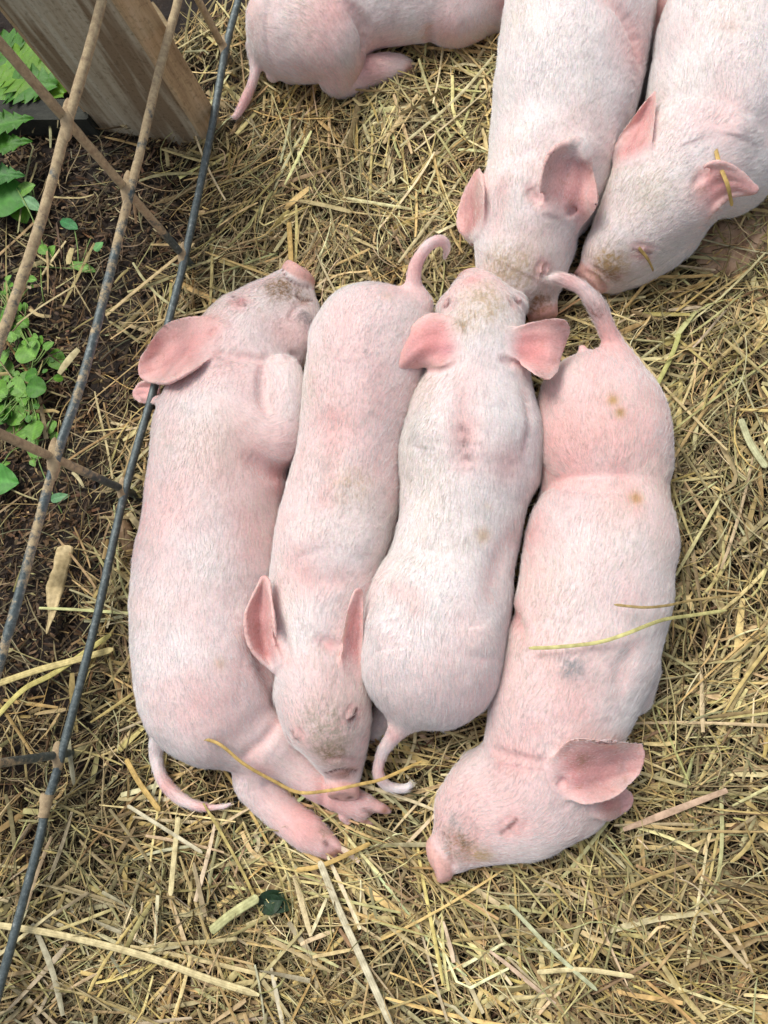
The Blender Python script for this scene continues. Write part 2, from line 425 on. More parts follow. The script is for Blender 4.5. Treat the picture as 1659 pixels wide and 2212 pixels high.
        for c3, r_ in s.bald: keep &= np.linalg.norm(p-c3, axis=1) > r_
        thin = np.clip((fbm(p, 17, 2, s.seed+80)-.42)*4, 0, 1); keep &= RNG.random(count) < np.clip(hl*1.3, 0, 1)*(1-.38*thin)
        for ctr, nn, r, th, k in s.discs:
            dv = p-ctr; g = ((dv@nn) > -th*1.1) & (np.linalg.norm(dv, axis=1) < r*1.3); keep &= ~g
        ln = length*hl*(.6+.8*RNG.random(count)); ln = np.where(onear, ln*.5, ln)
        p, n, tdir, ln = p[keep], n[keep], tdir[keep], ln[keep]; k = len(p)
        
        cl = np.stack([vnoise(p, 150, 91+i_)-.5 for i_ in range(3)], 1)*.3      # neighbouring hairs lean together
        rnd = RNG.normal(0, .07, (k, 3))+cl*.7; t1 = tdir+rnd+n*.15; t1 /= np.linalg.norm(t1, axis=1)[:, None]
        t2 = tdir+rnd*1.3+n*.05; t2 /= np.linalg.norm(t2, axis=1)[:, None]
        pts = np.stack([p-n*.0004, p+t1*ln[:, None]*.4, p+t1*ln[:, None]*.4+t2*ln[:, None]*.6], 1)
        rad = np.tile(np.array([.00010, .00009, .00002]), (k, 1))*(.8+.5*RNG.random((k, 1)))
        sk, tot, cp = s.colour(p, True); lum = sk.mean(1, keepdims=True)
        tint = np.clip(sk/PALE.mean()*1.0, 0, 1.2); white = np.array((.92, .91, .90))
        dirty = np.clip((.52-sk[:, 2:])*3.2, 0, 1)*(sk[:, 1:2] < .42)
        warm = np.clip((fbm(p, 9, 2, s.seed+20)-.45)*3, 0, 1)[:, None]
        hc = white*(1-.12*warm*np.array([.2, .5, 1.3])); hc = hc*(1-.75*tot)+(cp*.8+white*cp*.35)*.75*tot/np.maximum(tot, 1e-3)*np.minimum(tot, 1) if False else hc*(1-.8*tot)+.8*(cp*1.15)
        hc = hc*(.80+.20*RNG.random((k, 1)))*(.64+.42*strk[keep])[:, None]; skm = .22*(1-s.white*.6); hc = hc*(1-skm)+sk*skm  # streaks darken the hair colour to imitate shade between clumps
        cu = bpy.data.hair_curves.new('fur'); cu.add_curves([3]*k)
        cu.points.foreach_set('position', pts.astype(np.float32).ravel())
        ra = cu.attributes.get('radius') or cu.attributes.new('radius', 'FLOAT', 'POINT'); ra.data.foreach_set('value', rad.astype(np.float32).ravel())
        ha = cu.attributes.new('hcol', 'FLOAT_COLOR', 'CURVE'); c4 = np.ones((k, 4), np.float32); c4[:, :3] = np.clip(hc, 0, .92); ha.data.foreach_set('color', c4.ravel())
        cu.materials.append(m_fur)
        o = bpy.data.objects.new('fur', cu); COL.objects.link(o); o.parent = s.obj; return s

G0 = 0
MUD = (.30, .19, .10); TAN = (.55, .38, .20); STAIN = (.50, .30, .09); GREY = (.36, .34, .34); HOOF = (.40, .19, .12)
G_PIG = 'pink piglets asleep in a heap on the straw'
exec_list = []
#PIGS
def leg(pg, L, hoofdir=None, **kw):
    pg.chain(L, **kw)

# piglet 1: on its side at the left, head up
a = Pig(1, 0.40)
a.chain([(520, 800, .075, 112), (492, 890, None, 145), (478, 980, None, 156), (464, 1090, None, 156), (448, 1200, None, 158), (437, 1310, None, 156), (438, 1410, None, 156), (450, 1490, None, 153), (462, 1530, None, 122)], zs=.80, k=.02, n=4)
a.chain([(606, 640, .050, 44), (585, 668, .055, 62), (550, 705, .065, 86), (520, 745, .07, 104), (515, 810, .07, 112)], zs=.85, k=.025)
a.chain([(640, 615, .050, 40), (612, 640, .050, 50), (580, 665, .055, 58)], zs=.9, k=.02)
a.chain([(655, 668, .042, 34), (635, 700, .05, 55), (600, 740, .055, 78)], zs=.8, k=.02)
a.chain([(490, 900, .105, 86), (550, 938, .118, 78), (596, 952, .120, 60)], k=.018)
a.chain([(598, 948, .120, 60), (612, 895, .125, 48), (621, 840, .126, 41), (614, 803, .122, 38), (594, 800, .114, 30)], k=.004)
a.chain([(480, 1560, .07, 85), (560, 1590, .075, 70), (620, 1640, .06, 48), (680, 1690, .05, 36), (745, 1725, .042, 33), (782, 1739, .038, 29)], zs=.9, k=.02)
a.chain([(480, 1540, .05, 100), (545, 1620, .045, 62), (555, 1695, .035, 46), (620, 1760, .03, 40), (665, 1796, .034, 37), (694, 1817, .034, 28)], zs=.9, k=.018)
a.chain([(698, 1812, .036, 21), (727, 1832, .032, 14), (744, 1843, .026, 6)], k=.004, hair=.2); a.chain([(686, 1824, .032, 20), (710, 1843, .028, 13), (727, 1853, .022, 6)], k=.004, hair=.2); a.groove([(702, 1820), (720, 1838), (738, 1851)], .0034, .010); a.groove([(786, 1752), (806, 1760), (826, 1768)], .0034, .010); a.chain([(655, 1822, .034, 12), (664, 1836, .028, 7)], k=.006, hair=.3); a.chain([(742, 1762, .036, 12), (752, 1775, .03, 7)], k=.006, hair=.3)
a.chain([(796, 1738, .038, 20), (824, 1746, .033, 13), (841, 1753, .026, 6)], k=.004, hair=.2); a.chain([(774, 1756, .033, 17), (792, 1770, .027, 10), (803, 1779, .022, 5)], k=.004, hair=.2)
a.chain([(345, 1590, .06, 22), (338, 1630, .05, 17), (350, 1680, .05, 14), (385, 1722, .048, 12), (435, 1743, .047, 10), (480, 1743, .047, 8), (497, 1737, .047, 5)], k=.012, hair=.9)
a.disc(645, 592, .052, 37, (.62, .72, .12), th=.010)
a.ear([(470, 762, .10), (420, 800, .098), (365, 829, .092), (318, 824, .085)], [(462, 735, .094), (410, 755, .085), (350, 785, .078), (300, 805, .083)], [(488, 705, .12), (430, 690, .115), (360, 705, .105), (305, 768, .09)], lift=(.028, .003))
a.ear([(345, 870, .05), (320, 872, .04), (302, 868, .035), (290, 860, .032)], [(345, 850, .052), (320, 848, .045), (305, 848, .04), (288, 850, .035)], [(345, 825, .05), (325, 825, .05), (305, 832, .04), (292, 842, .035)])
a.eye(518, 650, -35, 34)
a.groove([(470, 762), (520, 770), (590, 775), (640, 765)], .0065, .012); a.groove([(625, 690), (640, 660), (668, 655)], .004, .006)
a.groove([(535, 990), (580, 1018), (628, 1022)], .011, .010).groove([(480, 900), (470, 1000), (480, 1090)], .03, -.004).groove([(380, 1480), (440, 1440), (520, 1450)], .035, -.008).groove([(540, 1380), (575, 1460), (600, 1530)], .012, .008).groove([(452, 718), (462, 713)], .006, .010); a.groove([(566, 790), (562, 840), (572, 885)], .006, .008)
a.groove([(600, 1560), (570, 1600), (520, 1640)], .008, .006)
a.groove([(610, 584), (624, 604), (648, 617), (672, 622)], .0034, .007); a.groove([(640, 640), (655, 648), (676, 648)], .0034, .007)
a.paint(MUD, 605, 622, 40, -1.0).paint(MUD, 650, 640, 28, -.8).paint(GREY, 660, 690, 26, -1.0).paint(ROSE, 520, 650, 14, .5).paint(ROSE, 600, 1040, 40, .5).paint(STAIN, 475, 1432, 16, .35).paint(PINK, 450, 720, 60, .6)
a.groove([(690, 1690), (700, 1720), (690, 1745)], .006, .003)
a.paint(PINK, 660, 1790, 60, .7).paint(PINK, 720, 1730, 50, .6).paint(PINK, 360, 1695, 40, .7).paint(PINK, 440, 1743, 40, .7).paint(HOOF, 730, 1842, 13, .9).paint(HOOF, 716, 1848, 11, .9).paint(HOOF, 832, 1752, 13, .9).paint(HOOF, 790, 1776, 9, .9).paint(MUD, 700, 1800, 22, -.5).paint(MUD, 800, 1760, 24, -.5).paint(PINK, 640, 1750, 70, .5).paint(PINK, 560, 1660, 50, .6).paint(PINK, 620, 720, 70, .45)
a.paint(np.array((.62, .46, .38)), 480, 960, 110, .35)
exec_list.append((a, 'piglet', 'piglet asleep on its side beside the fence, its head stretched up and legs folded', 70000))

# piglet 2: belly down, rump up, head resting low
a = Pig(2, 0.75)
a.chain([(698, 1390, .105, 96), (695, 1320, .10, 110), (705, 1240, None, 124), (725, 1150, None, 127), (748, 1050, None, 127), (765, 950, None, 128), (788, 850, None, 138), (808, 755, None, 143)], zs=.98, k=.02)
a.chain([(740, 1690, .062, 37), (741, 1655, .066, 44), (732, 1610, .072, 62), (722, 1560, .08, 74)], zs=.85, k=.009)
a.chain([(720, 1600, .100, 58), (716, 1578, .106, 74), (706, 1530, .113, 95), (700, 1465, .115, 102), (698, 1400, .115, 98)], zs=.85, k=.025)
a.chain([(660, 1500, .085, 70), (670, 1560, .085, 60)], zs=.9, k=.02)
a.chain([(905, 655, .12, 30), (893, 620, .135, 19), (897, 575, .15, 15), (920, 535, .16, 13), (950, 520, .155, 11), (964, 535, .14, 9), (960, 558, .12, 6)], k=.016, hair=.7)
a.disc(742, 1712, .066, 35, (.05, -.90, .42), th=.008)
a.ear([(590, 1450, .14), (545, 1400, .155), (533, 1330, .165), (560, 1262, .17)], [(600, 1440, .125), (572, 1400, .13), (566, 1330, .145), (570, 1245, .168)], [(612, 1430, .15), (602, 1390, .165), (594, 1330, .175), (582, 1258, .173)])
a.ear([(742, 1455, .15), (738, 1400, .165), (750, 1330, .175), (764, 1280, .18)], [(760, 1440, .13), (762, 1390, .14), (770, 1330, .16), (775, 1272, .176)], [(778, 1470, .12), (785, 1400, .13), (786, 1340, .155), (783, 1282, .17)], lift=(.014, .004))
a.eye(762, 1545, 60, 34).eye(640, 1590, -60, 20); a.groove([(690, 1382), (712, 1395), (738, 1400)], .006, .008)
a.groove([(620, 1430), (612, 1390), (606, 1350)], .008, .01); a.groove([(706, 1668), (738, 1660), (774, 1668)], .0036, .006); a.groove([(712, 1642), (740, 1638), (770, 1644)], .0042, .004)
a.groove([(650, 1240), (690, 1260), (740, 1250)], .015, .004).groove([(640, 1130), (660, 1200)], .025, -.008).groove([(790, 1120), (775, 1200)], .025, -.008).groove([(740, 690), (720, 780)], .03, -.004).groove([(720, 900), (715, 1000), (700, 1100)], .012, .002).groove([(668, 700), (680, 800), (670, 900)], .02, -.003)
a.paint(MUD, 718, 1628, 42, -1.0).paint(MUD, 745, 1665, 26, -.8).paint((.42, .36, .28), 705, 1570, 80, -.65).paint(GREY, 760, 1560, 24, -.6).paint(PINK, 740, 1670, 40, .5).paint(ROSE, 712, 1395, 16, .5).paint(TAN, 760, 1050, 60, -.4).paint(STAIN, 838, 640, 20, .22).paint(PINK, 903, 570, 50, .7).paint(PINK, 950, 522, 34, .6)
exec_list.append((a, 'piglet', 'piglet on its belly, second from left in the row, snout resting over a neighbour\'s leg', 60000))

# piglet 3: belly down, seen from above, head up between two neighbours
a = Pig(3, 0.80)
a.chain([(1040, 770, .12, 96), (1030, 840, .11, 118), (1018, 940, None, 148), (1010, 1050, None, 137), (990, 1150, None, 131), (970, 1240, None, 136), (945, 1330, None, 154), (935, 1415, None, 158)], zs=.98, k=.02)
a.chain([(1020, 612, .085, 32), (1028, 640, .105, 55), (1038, 680, .13, 82), (1040, 715, .135, 88), (1040, 780, .13, 92)], zs=.9, k=.022)
a.chain([(970, 990, .09, 100), (960, 1040, .08, 85)], zs=.98, k=.03); a.chain([(1080, 960, .09, 90), (1085, 1020, .08, 75)], zs=.98, k=.03)
a.chain([(880, 1540, .10, 36), (858, 1580, .095, 22), (828, 1625, .08, 15), (817, 1665, .07, 13), (835, 1696, .06, 12), (870, 1703, .055, 10), (885, 1696, .055, 7)], k=.016, hair=.9)
a.chain([(978, 668, .12, 34), (990, 680, .12, 34)], k=.012); a.chain([(1102, 662, .12, 36), (1095, 680, .12, 36)], k=.012)
a.eye(966, 655, 70, 18).eye(1118, 650, -60, 18)
a.disc(1021, 600, .082, 30, (-.1, .9, .3), th=.008)
a.ear([(990, 705, .16), (948, 682, .17), (905, 698, .170), (874, 742, .160), (860, 790, .145)], [(990, 740, .16), (950, 735, .18), (915, 742, .185), (880, 772, .178), (857, 798, .168)], [(988, 772, .155), (955, 792, .160), (918, 796, .150), (885, 803, .142), (864, 802, .142)], lift=(.006, .020))
a.ear([(1100, 715, .155), (1150, 700, .170), (1196, 692, .182), (1222, 697, .172), (1230, 716, .155)], [(1100, 745, .150), (1150, 750, .160), (1188, 756, .160), (1208, 760, .154), (1216, 758, .150)], [(1100, 768, .155), (1132, 795, .165), (1158, 815, .182), (1186, 824, .170), (1205, 806, .155)], lift=(.030, .003))
a.chain([(850, 1520, .035, 34), (822, 1560, .03, 24), (812, 1585, .025, 18)], k=.008); a.chain([(955, 1540, .04, 34), (962, 1566, .03, 18)], k=.008)
a.groove([(1085, 775), (1100, 782), (1116, 786)], .005, .006); a.groove([(1000, 850), (1002, 940), (1006, 1010)], .014, .007).groove([(925, 900), (915, 970)], .025, -.008).groove([(1090, 880), (1100, 1000)], .030, -.004).groove([(830, 1330), (840, 1400)], .025, -.008).groove([(1040, 1340), (1040, 1420)], .025, -.008).groove([(850, 1270), (890, 1290), (900, 1320)], .012, .004); a.groove([(1135, 850), (1142, 920), (1135, 980)], .007, .004)
a.groove([(1105, 1150), (1070, 1230), (1060, 1290)], .015, .003)
a.paint((.55, .43, .30), 1048, 650, 75, -.9).paint((.46, .33, .2), 1000, 700, 34, -.5).paint(ROSE, 1020, 605, 28, .5).paint(PINK, 1010, 960, 60, .25).paint((.22, .22, .23), 998, 925, 12, -1.1).paint((.28, .28, .29), 999, 890, 7, -.5).paint((.2, .2, .2), 1002, 955, 13, -1.2).paint((.22, .22, .22), 1010, 985, 12, -1.1).paint((.3, .3, .3), 1020, 1010, 8, -.5)
a.paint(STAIN, 1045, 1155, 22, .6).paint(STAIN, 1052, 1092, 10, .25).paint((.60, .62, .58), 900, 1290, 50, .35).paint((.62, .64, .62), 900, 920, 50, .35).paint(PINK, 1100, 1000, 60, .45).paint(ROSE, 925, 735, 52, .75).paint(ROSE, 1150, 762, 46, .75).paint((.62, .25, .28), 965, 755, 24, .6).paint(PINK, 850, 1590, 34, .6).paint(PINK, 825, 1665, 40, .6).paint(PINK, 1008, 930, 30, .4)
exec_list.append((a, 'piglet', 'piglet on its belly, third in the row, ears spread over both neighbours', 70000))

# piglet 4: on its side at the right, head at the bottom
a = Pig(4, 0.30)
a.chain([(1175, 1640, .07, 125), (1190, 1585, .075, 140), (1215, 1510, None, 153), (1243, 1430, None, 158), (1265, 1350, None, 160), (1284, 1260, None, 158), (1292, 1190, None, 156), (1295, 1165, None, 153)], zs=.80, k=.02, n=4)
a.chain([(1290, 885, None, 130), (1298, 930, None, 138), (1300, 952, None, 139)], zs=.84, k=.005, flow=-1)
a.chain([(1340, 900, None, 84), (1350, 980, None, 86), (1354, 1060, None, 86), (1354, 1160, None, 84)], zs=1.2, k=.03, flow=-1)
a.chain([(1225, 1000, .06, 60), (1230, 1090, .06, 64)], k=.01)
a.chain([(985, 1825, .038, 46), (1020, 1790, .045, 72), (1070, 1755, .055, 100), (1130, 1730, .062, 118), (1170, 1690, .065, 122), (1180, 1640, .065, 125)], zs=.8, k=.025)
a.chain([(965, 1838, .036, 43), (1000, 1815, .04, 52), (1050, 1790, .05, 64)], zs=.95, k=.018)
a.chain([(1000, 1740, .045, 62), (1050, 1700, .05, 85)], zs=.8, k=.025)
a.chain([(1240, 1730, .05, 70), (1200, 1700, .06, 90)], zs=.85, k=.02)
a.chain([(1360, 1500, .045, 48), (1368, 1450, .05, 50)], k=.02)
a.chain([(1335, 790, .09, 40), (1325, 745, .10, 24), (1308, 700, .115, 19), (1285, 655, .13, 17), (1255, 622, .14, 15), (1215, 603, .145, 11), (1190, 601, .145, 5)], k=.016, hair=1.2)
a.chain([(1262, 765, .10, 12), (1258, 754, .10, 8)], k=.005, hair=.2)
a.disc(948, 1858, .034, 44, (-.90, -.28, .30), th=.010)
a.ear([(1182, 1655, .125), (1230, 1600, .13), (1310, 1600, .125), (1385, 1607, .10)], [(1195, 1690, .115), (1250, 1665, .095), (1320, 1655, .09), (1390, 1640, .098)], [(1215, 1720, .13), (1265, 1735, .125), (1330, 1718, .112), (1378, 1678, .10)], lift=(.030, .003))
a.ear([(1290, 1710, .05), (1320, 1700, .045), (1345, 1700, .045), (1363, 1712, .04)], [(1280, 1735, .05), (1310, 1735, .048), (1340, 1730, .045), (1366, 1728, .04)], [(1275, 1755, .04), (1300, 1765, .04), (1330, 1762, .035), (1358, 1745, .035)])
a.eye(1100, 1784, 42, 46, 24).groove([(1122, 1800), (1134, 1785), (1138, 1768)], .0040, .003)
a.groove([(1060, 1625), (1110, 1640), (1175, 1650)], .005, .009); a.groove([(1080, 1655), (1120, 1665), (1172, 1668)], .004, .006)
a.groove([(1150, 1052), (1200, 1051), (1260, 1055), (1330, 1060)], .007, .006).groove([(1230, 1110), (1240, 1200), (1230, 1280)], .035, -.004).groove([(1230, 1480), (1270, 1420)], .03, -.006).groove([(1330, 1000), (1370, 1100)], .012, .002)
a.groove([(1100, 1320), (1118, 1345), (1125, 1385)], .009, .012).groove([(1206, 1689), (1222, 1697)], .006, .010); a.groove([(957, 1802), (968, 1838), (980, 1872)], .0032, .006); a.groove([(978, 1808), (990, 1836), (1000, 1862)], .0042, .004)
a.groove([(1370, 1395), (1345, 1440), (1340, 1500)], .010, .006)
a.groove([(1000, 1768), (1018, 1800), (1010, 1850)], .006, .003)
a.paint(MUD, 990, 1830, 44, -1.0).paint(TAN, 1035, 1850, 30, -.9).paint(GREY, 985, 1775, 24, -.7).paint(STAIN, 1324, 866, 15, 1).paint(STAIN, 1340, 892, 14, 1).paint(STAIN, 1374, 1078, 18, 1.1)
a.paint((.3, .3, .31), 1235, 1445, 34, -.75).paint(ROSE, 1120, 1335, 45, .45).paint(ROSE, 1150, 1150, 50, .3).paint(PINK, 1210, 950, 110, .45).paint(PINK, 1100, 1640, 70, .4).paint(MUD, 1260, 1640, 30, -.35).paint((.2, .08, .07), 1100, 1785, 8, .5).paint(PINK, 1320, 730, 50, .6).paint(PINK, 1230, 608, 40, .6).paint((.25, .1, .08), 1290, 670, 34, -.6)
exec_list.append((a, 'piglet', 'rightmost piglet of the row, on its side, pink snout and big ear at bottom', 80000))

# piglet 5: upper middle, head down
a = Pig(5, 1.00)
a.chain([(1150, 440, .11, 108), (1175, 385, .105, 122), (1200, 300, None, 142), (1222, 200, None, 154), (1240, 90, None, 158), (1258, -20, None, 156), (1272, -110, None, 140)], zs=.95, k=.02)
a.chain([(1168, 655, .065, 38), (1158, 625, .07, 52), (1148, 590, .08, 76), (1132, 530, .10, 101), (1136, 480, .11, 104), (1150, 430, .11, 106)], zs=.88, k=.025)
a.chain([(1105, 610, .085, 62), (1120, 580, .095, 84)], k=.02)
a.chain([(1340, 20, .08, 62), (1360, 110, .07, 46), (1362, 190, .05, 34), (1330, 240, .04, 30)], k=.02)
a.chain([(1130, 480, .07, 80), (1180, 540, .07, 62)], k=.02)
a.chain([(1240, 400, .08, 75), (1225, 450, .08, 60)], k=.02)
a.disc(1172, 680, .055, 33, (.2, -.95, -.1), th=.008)
a.ear([(1168, 455, .155), (1168, 400, .175), (1188, 335, .185), (1237, 305, .18)], [(1210, 465, .14), (1222, 410, .15), (1232, 355, .165), (1243, 307, .178)], [(1248, 498, .15), (1290, 450, .155), (1285, 385, .16), (1249, 309, .172)], lift=(.030, .003))
a.ear([(1042, 500, .10), (1046, 460, .12), (1046, 420, .13), (1036, 365, .125)], [(1030, 510, .085), (1020, 465, .10), (1020, 420, .11), (1030, 370, .12)], [(1020, 528, .07), (988, 490, .07), (1000, 430, .085), (1024, 378, .11)])
a.groove([(1145, 405), (1155, 425), (1172, 440)], .007, .01); a.eye(1178, 588, 75, 34); a.groove([(1228, 452), (1240, 462)], .006, .010); a.groove([(1130, 260), (1145, 330)], .025, -.008); a.groove([(1265, 290), (1250, 350)], .025, -.008); a.groove([(1180, 60), (1170, 160)], .03, -.004); a.groove([(1085, 400), (1075, 460), (1062, 500)], .012, .004)
a.groove([(1296, -10), (1345, 35), (1370, 85), (1380, 140)], .009, .008)
a.paint((.56, .44, .31), 1100, 585, 78, -.9).paint(MUD, 1165, 658, 36, -1.0).paint(ROSE, 1178, 580, 26, .5).paint(PINK, 1370, 120, 80, .6).paint(ROSE, 1160, 425, 24, .4).paint((.62, .65, .64), 1110, 420, 70, .35).paint(ROSE, 1170, 670, 30, .3)
exec_list.append((a, 'piglet', 'piglet lying head down in the upper middle, one large pink ear raised on its neck', 70000))

# piglet 6: upper right corner, head pointing down and left
a = Pig(6, 1.00)
a.chain([(1440, 410, .11, 112), (1490, 355, .11, 128), (1535, 290, None, 142), (1566, 210, None, 158), (1585, 95, None, 162), (1622, -20, None, 162), (1650, -110, None, 150)], zs=.95, k=.02)
a.chain([(1285, 590, .060, 42), (1308, 565, .07, 56), (1340, 530, .082, 76), (1378, 485, .095, 95), (1415, 440, .105, 107), (1450, 400, .11, 112)], zs=.88, k=.025)
a.chain([(1440, 500, .06, 75), (1380, 560, .05, 55), (1330, 595, .045, 42)], k=.025)
a.chain([(1580, 370, .08, 90), (1600, 330, .08, 95)], k=.03)
a.disc(1268, 612, .052, 41, (-.72, -.62, .28), th=.008)
a.ear([(1322, 372, .12), (1325, 320, .135), (1362, 265, .15), (1410, 200, .165)], [(1360, 355, .12), (1365, 315, .13), (1388, 260, .145), (1414, 196, .165)], [(1405, 335, .15), (1410, 290, .16), (1415, 240, .168), (1418, 198, .17)])
a.ear([(1500, 400, .17), (1530, 358, .175), (1580, 365, .17), (1630, 405, .155)], [(1512, 430, .155), (1545, 405, .165), (1585, 395, .165), (1632, 412, .155)], [(1520, 475, .13), (1545, 455, .135), (1575, 430, .14), (1618, 418, .15)])
a.eye(1388, 545, -10, 40); a.groove([(1480, 250), (1500, 310)], .025, -.008); a.groove([(1600, 250), (1590, 300)], .025, -.008); a.groove([(1500, 400), (1512, 385), (1530, 370)], .006, .008); a.groove([(1262, 588), (1285, 600), (1306, 626)], .0034, .005); a.groove([(1270, 575), (1296, 590), (1316, 612)], .0045, .003); a.groove([(1250, 600), (1262, 612), (1275, 630)], .0034, .003); a.groove([(1240, 600), (1250, 618), (1266, 634)], .003, .003)
a.groove([(1282, 480), (1290, 450), (1305, 430)], .004, .003)
a.paint((.50, .34, .17), 1312, 578, 48, -1.1).paint(MUD, 1320, 600, 22, -.7).paint((.62, .58, .40), 1400, 420, 50, .25).paint(ROSE, 1385, 545, 14, .5).paint(MUD, 1515, 410, 12, -.7).paint(PINK, 1520, 420, 40, .5).paint(ROSE, 1335, 600, 14, .3).paint((.7, .5, .42), 1580, 60, 30, .4)
exec_list.append((a, 'piglet', 'piglet in the upper right corner, its wrinkled pink snout pointing down and left', 70000))

# piglet 7: along the top edge
a = Pig(7, 0.60)
a.chain([(1060, -40, .07, 80), (980, -30, None, 108), (880, -35, None, 125), (780, -15, None, 122), (680, 40, None, 120), (662, 48, None, 124)], zs=.82, k=.02, flow=1)
a.chain([(1000, -10, .07, 92), (985, 15, .07, 82), (1050, 15, .055, 58), (1085, 20, .05, 45)], zs=.85, k=.01)
a.chain([(650, 58, .085, 118), (690, 70, .092, 98), (722, 112, .075, 66), (730, 165, .045, 40), (760, 172, .03, 32), (810, 150, .03, 31), (850, 145, .028, 27), (870, 146, .026, 22)], zs=.9, k=.005)
a.chain([(868, 146, .024, 20), (893, 152, .016, 9)], k=.006, hair=.2)
a.chain([(556, 105, .07, 26), (552, 145, .06, 15), (545, 180, .056, 13), (525, 225, .048, 10), (508, 252, .045, 8), (498, 250, .045, 5)], k=.012, hair=.9)
a.chain([(590, 160, .05, 20), (588, 172, .045, 9)], k=.006, hair=.2)
a.groove([(755, 10), (782, 60), (784, 118)], .009, .018); a.groove([(928, 60), (926, 85), (932, 100)], .007, .01)
a.paint(PINK, 720, 20, 60, .6).paint(HOOF, 884, 150, 17, .9).paint(PINK, 800, 150, 60, .7).paint(PINK, 530, 210, 50, .7).paint(PINK, 830, 90, 60, .4).paint((.6, .64, .65), 745, 130, 22, .4).paint(PINK, 960, 70, 50, .5).paint(ROSE, 1090, 5, 30, .5)
exec_list.append((a, 'piglet', 'piglet lying along the top edge, its rump and thin straight tail towards the fence', 50000))

# piglet 8: squeezed in behind, mostly hidden
a = Pig(8, 0.10)
a.chain([(1440, -80, .09, 76), (1440, -10, .085, 60), (1425, 60, .06, 44), (1405, 160, .04, 30), (1385, 215, .035, 24)], k=.02)
a.paint(PINK, 1400, 180, 60, .6).paint(PINK, 1430, 20, 60, .5)
exec_list.append((a, 'piglet', 'mostly hidden piglet squeezed in the dark gap between the two upper right piglets', 9000))

for k_, (pg, nm, lab, cnt) in enumerate(exec_list):
    pg.build(nm); pg.fur(int(cnt*1.6)); tag(pg.obj, lab, 'piglet', G_PIG)
    print('pig', k_+1, len(pg.V), 'verts')
#ENDPIGS

# ------------------------------------------------------------------ ground sheet
def axis(lo, hi, st, far):
    n = np.arange(lo, hi, st); g = st*1.35**np.arange(1, 26); g = np.cumsum(g); g = g[g < far]
    return np.r_[lo-g[::-1], n, n[-1]+g]
X = axis(-1.45, 1.0, .006, 40); Y = axis(-.95, 1.55, .006, 40)
GX, GY = np.meshgrid(X, Y, indexing='ij'); gp = np.stack([GX, GY, GX*0], -1).reshape(-1, 3)
near = (np.abs(gp[:, 0]+.2) < 1.4) & (np.abs(gp[:, 1]-.3) < 1.4)
gz = np.zeros(len(gp)); q = gp[near]
gz[near] = (fbm(q, 9, 3, 3)-.5)*.022+(fbm(q, 55, 3, 4)-.5)*.012+np.maximum(fbm(q, 90, 2, 8)-.55, 0)*.03-.004
gp[:, 2] = gz; nx, ny = len(X), len(Y); ii = np.arange(nx*ny).reshape(nx, ny)
Q = np.stack([ii[:-1, :-1], ii[1:, :-1], ii[1:, 1:], ii[:-1, 1:]], -1).reshape(-1, 4)
m_soil, t, b = mat('damp_soil')
n1 = noise_node(t, 35, 6, .7); r1 = ramp(t, n1.outputs[0], [(.25, (.006, .004, .003)), (.55, (.018, .011, .007)), (.8, (.05, .031, .018))])
t.links.new(r1.outputs[0], b.inputs['Base Color']); b.inputs['Roughness'].default_value = .75; b.inputs['Specular IOR Level'].default_value = .3
n2 = noise_node(t, 260, 5, .7); bump(t, b, n2.outputs[0], .8, .003)
tag(mesh_obj('ground', gp, Q, m_soil), kind='structure')

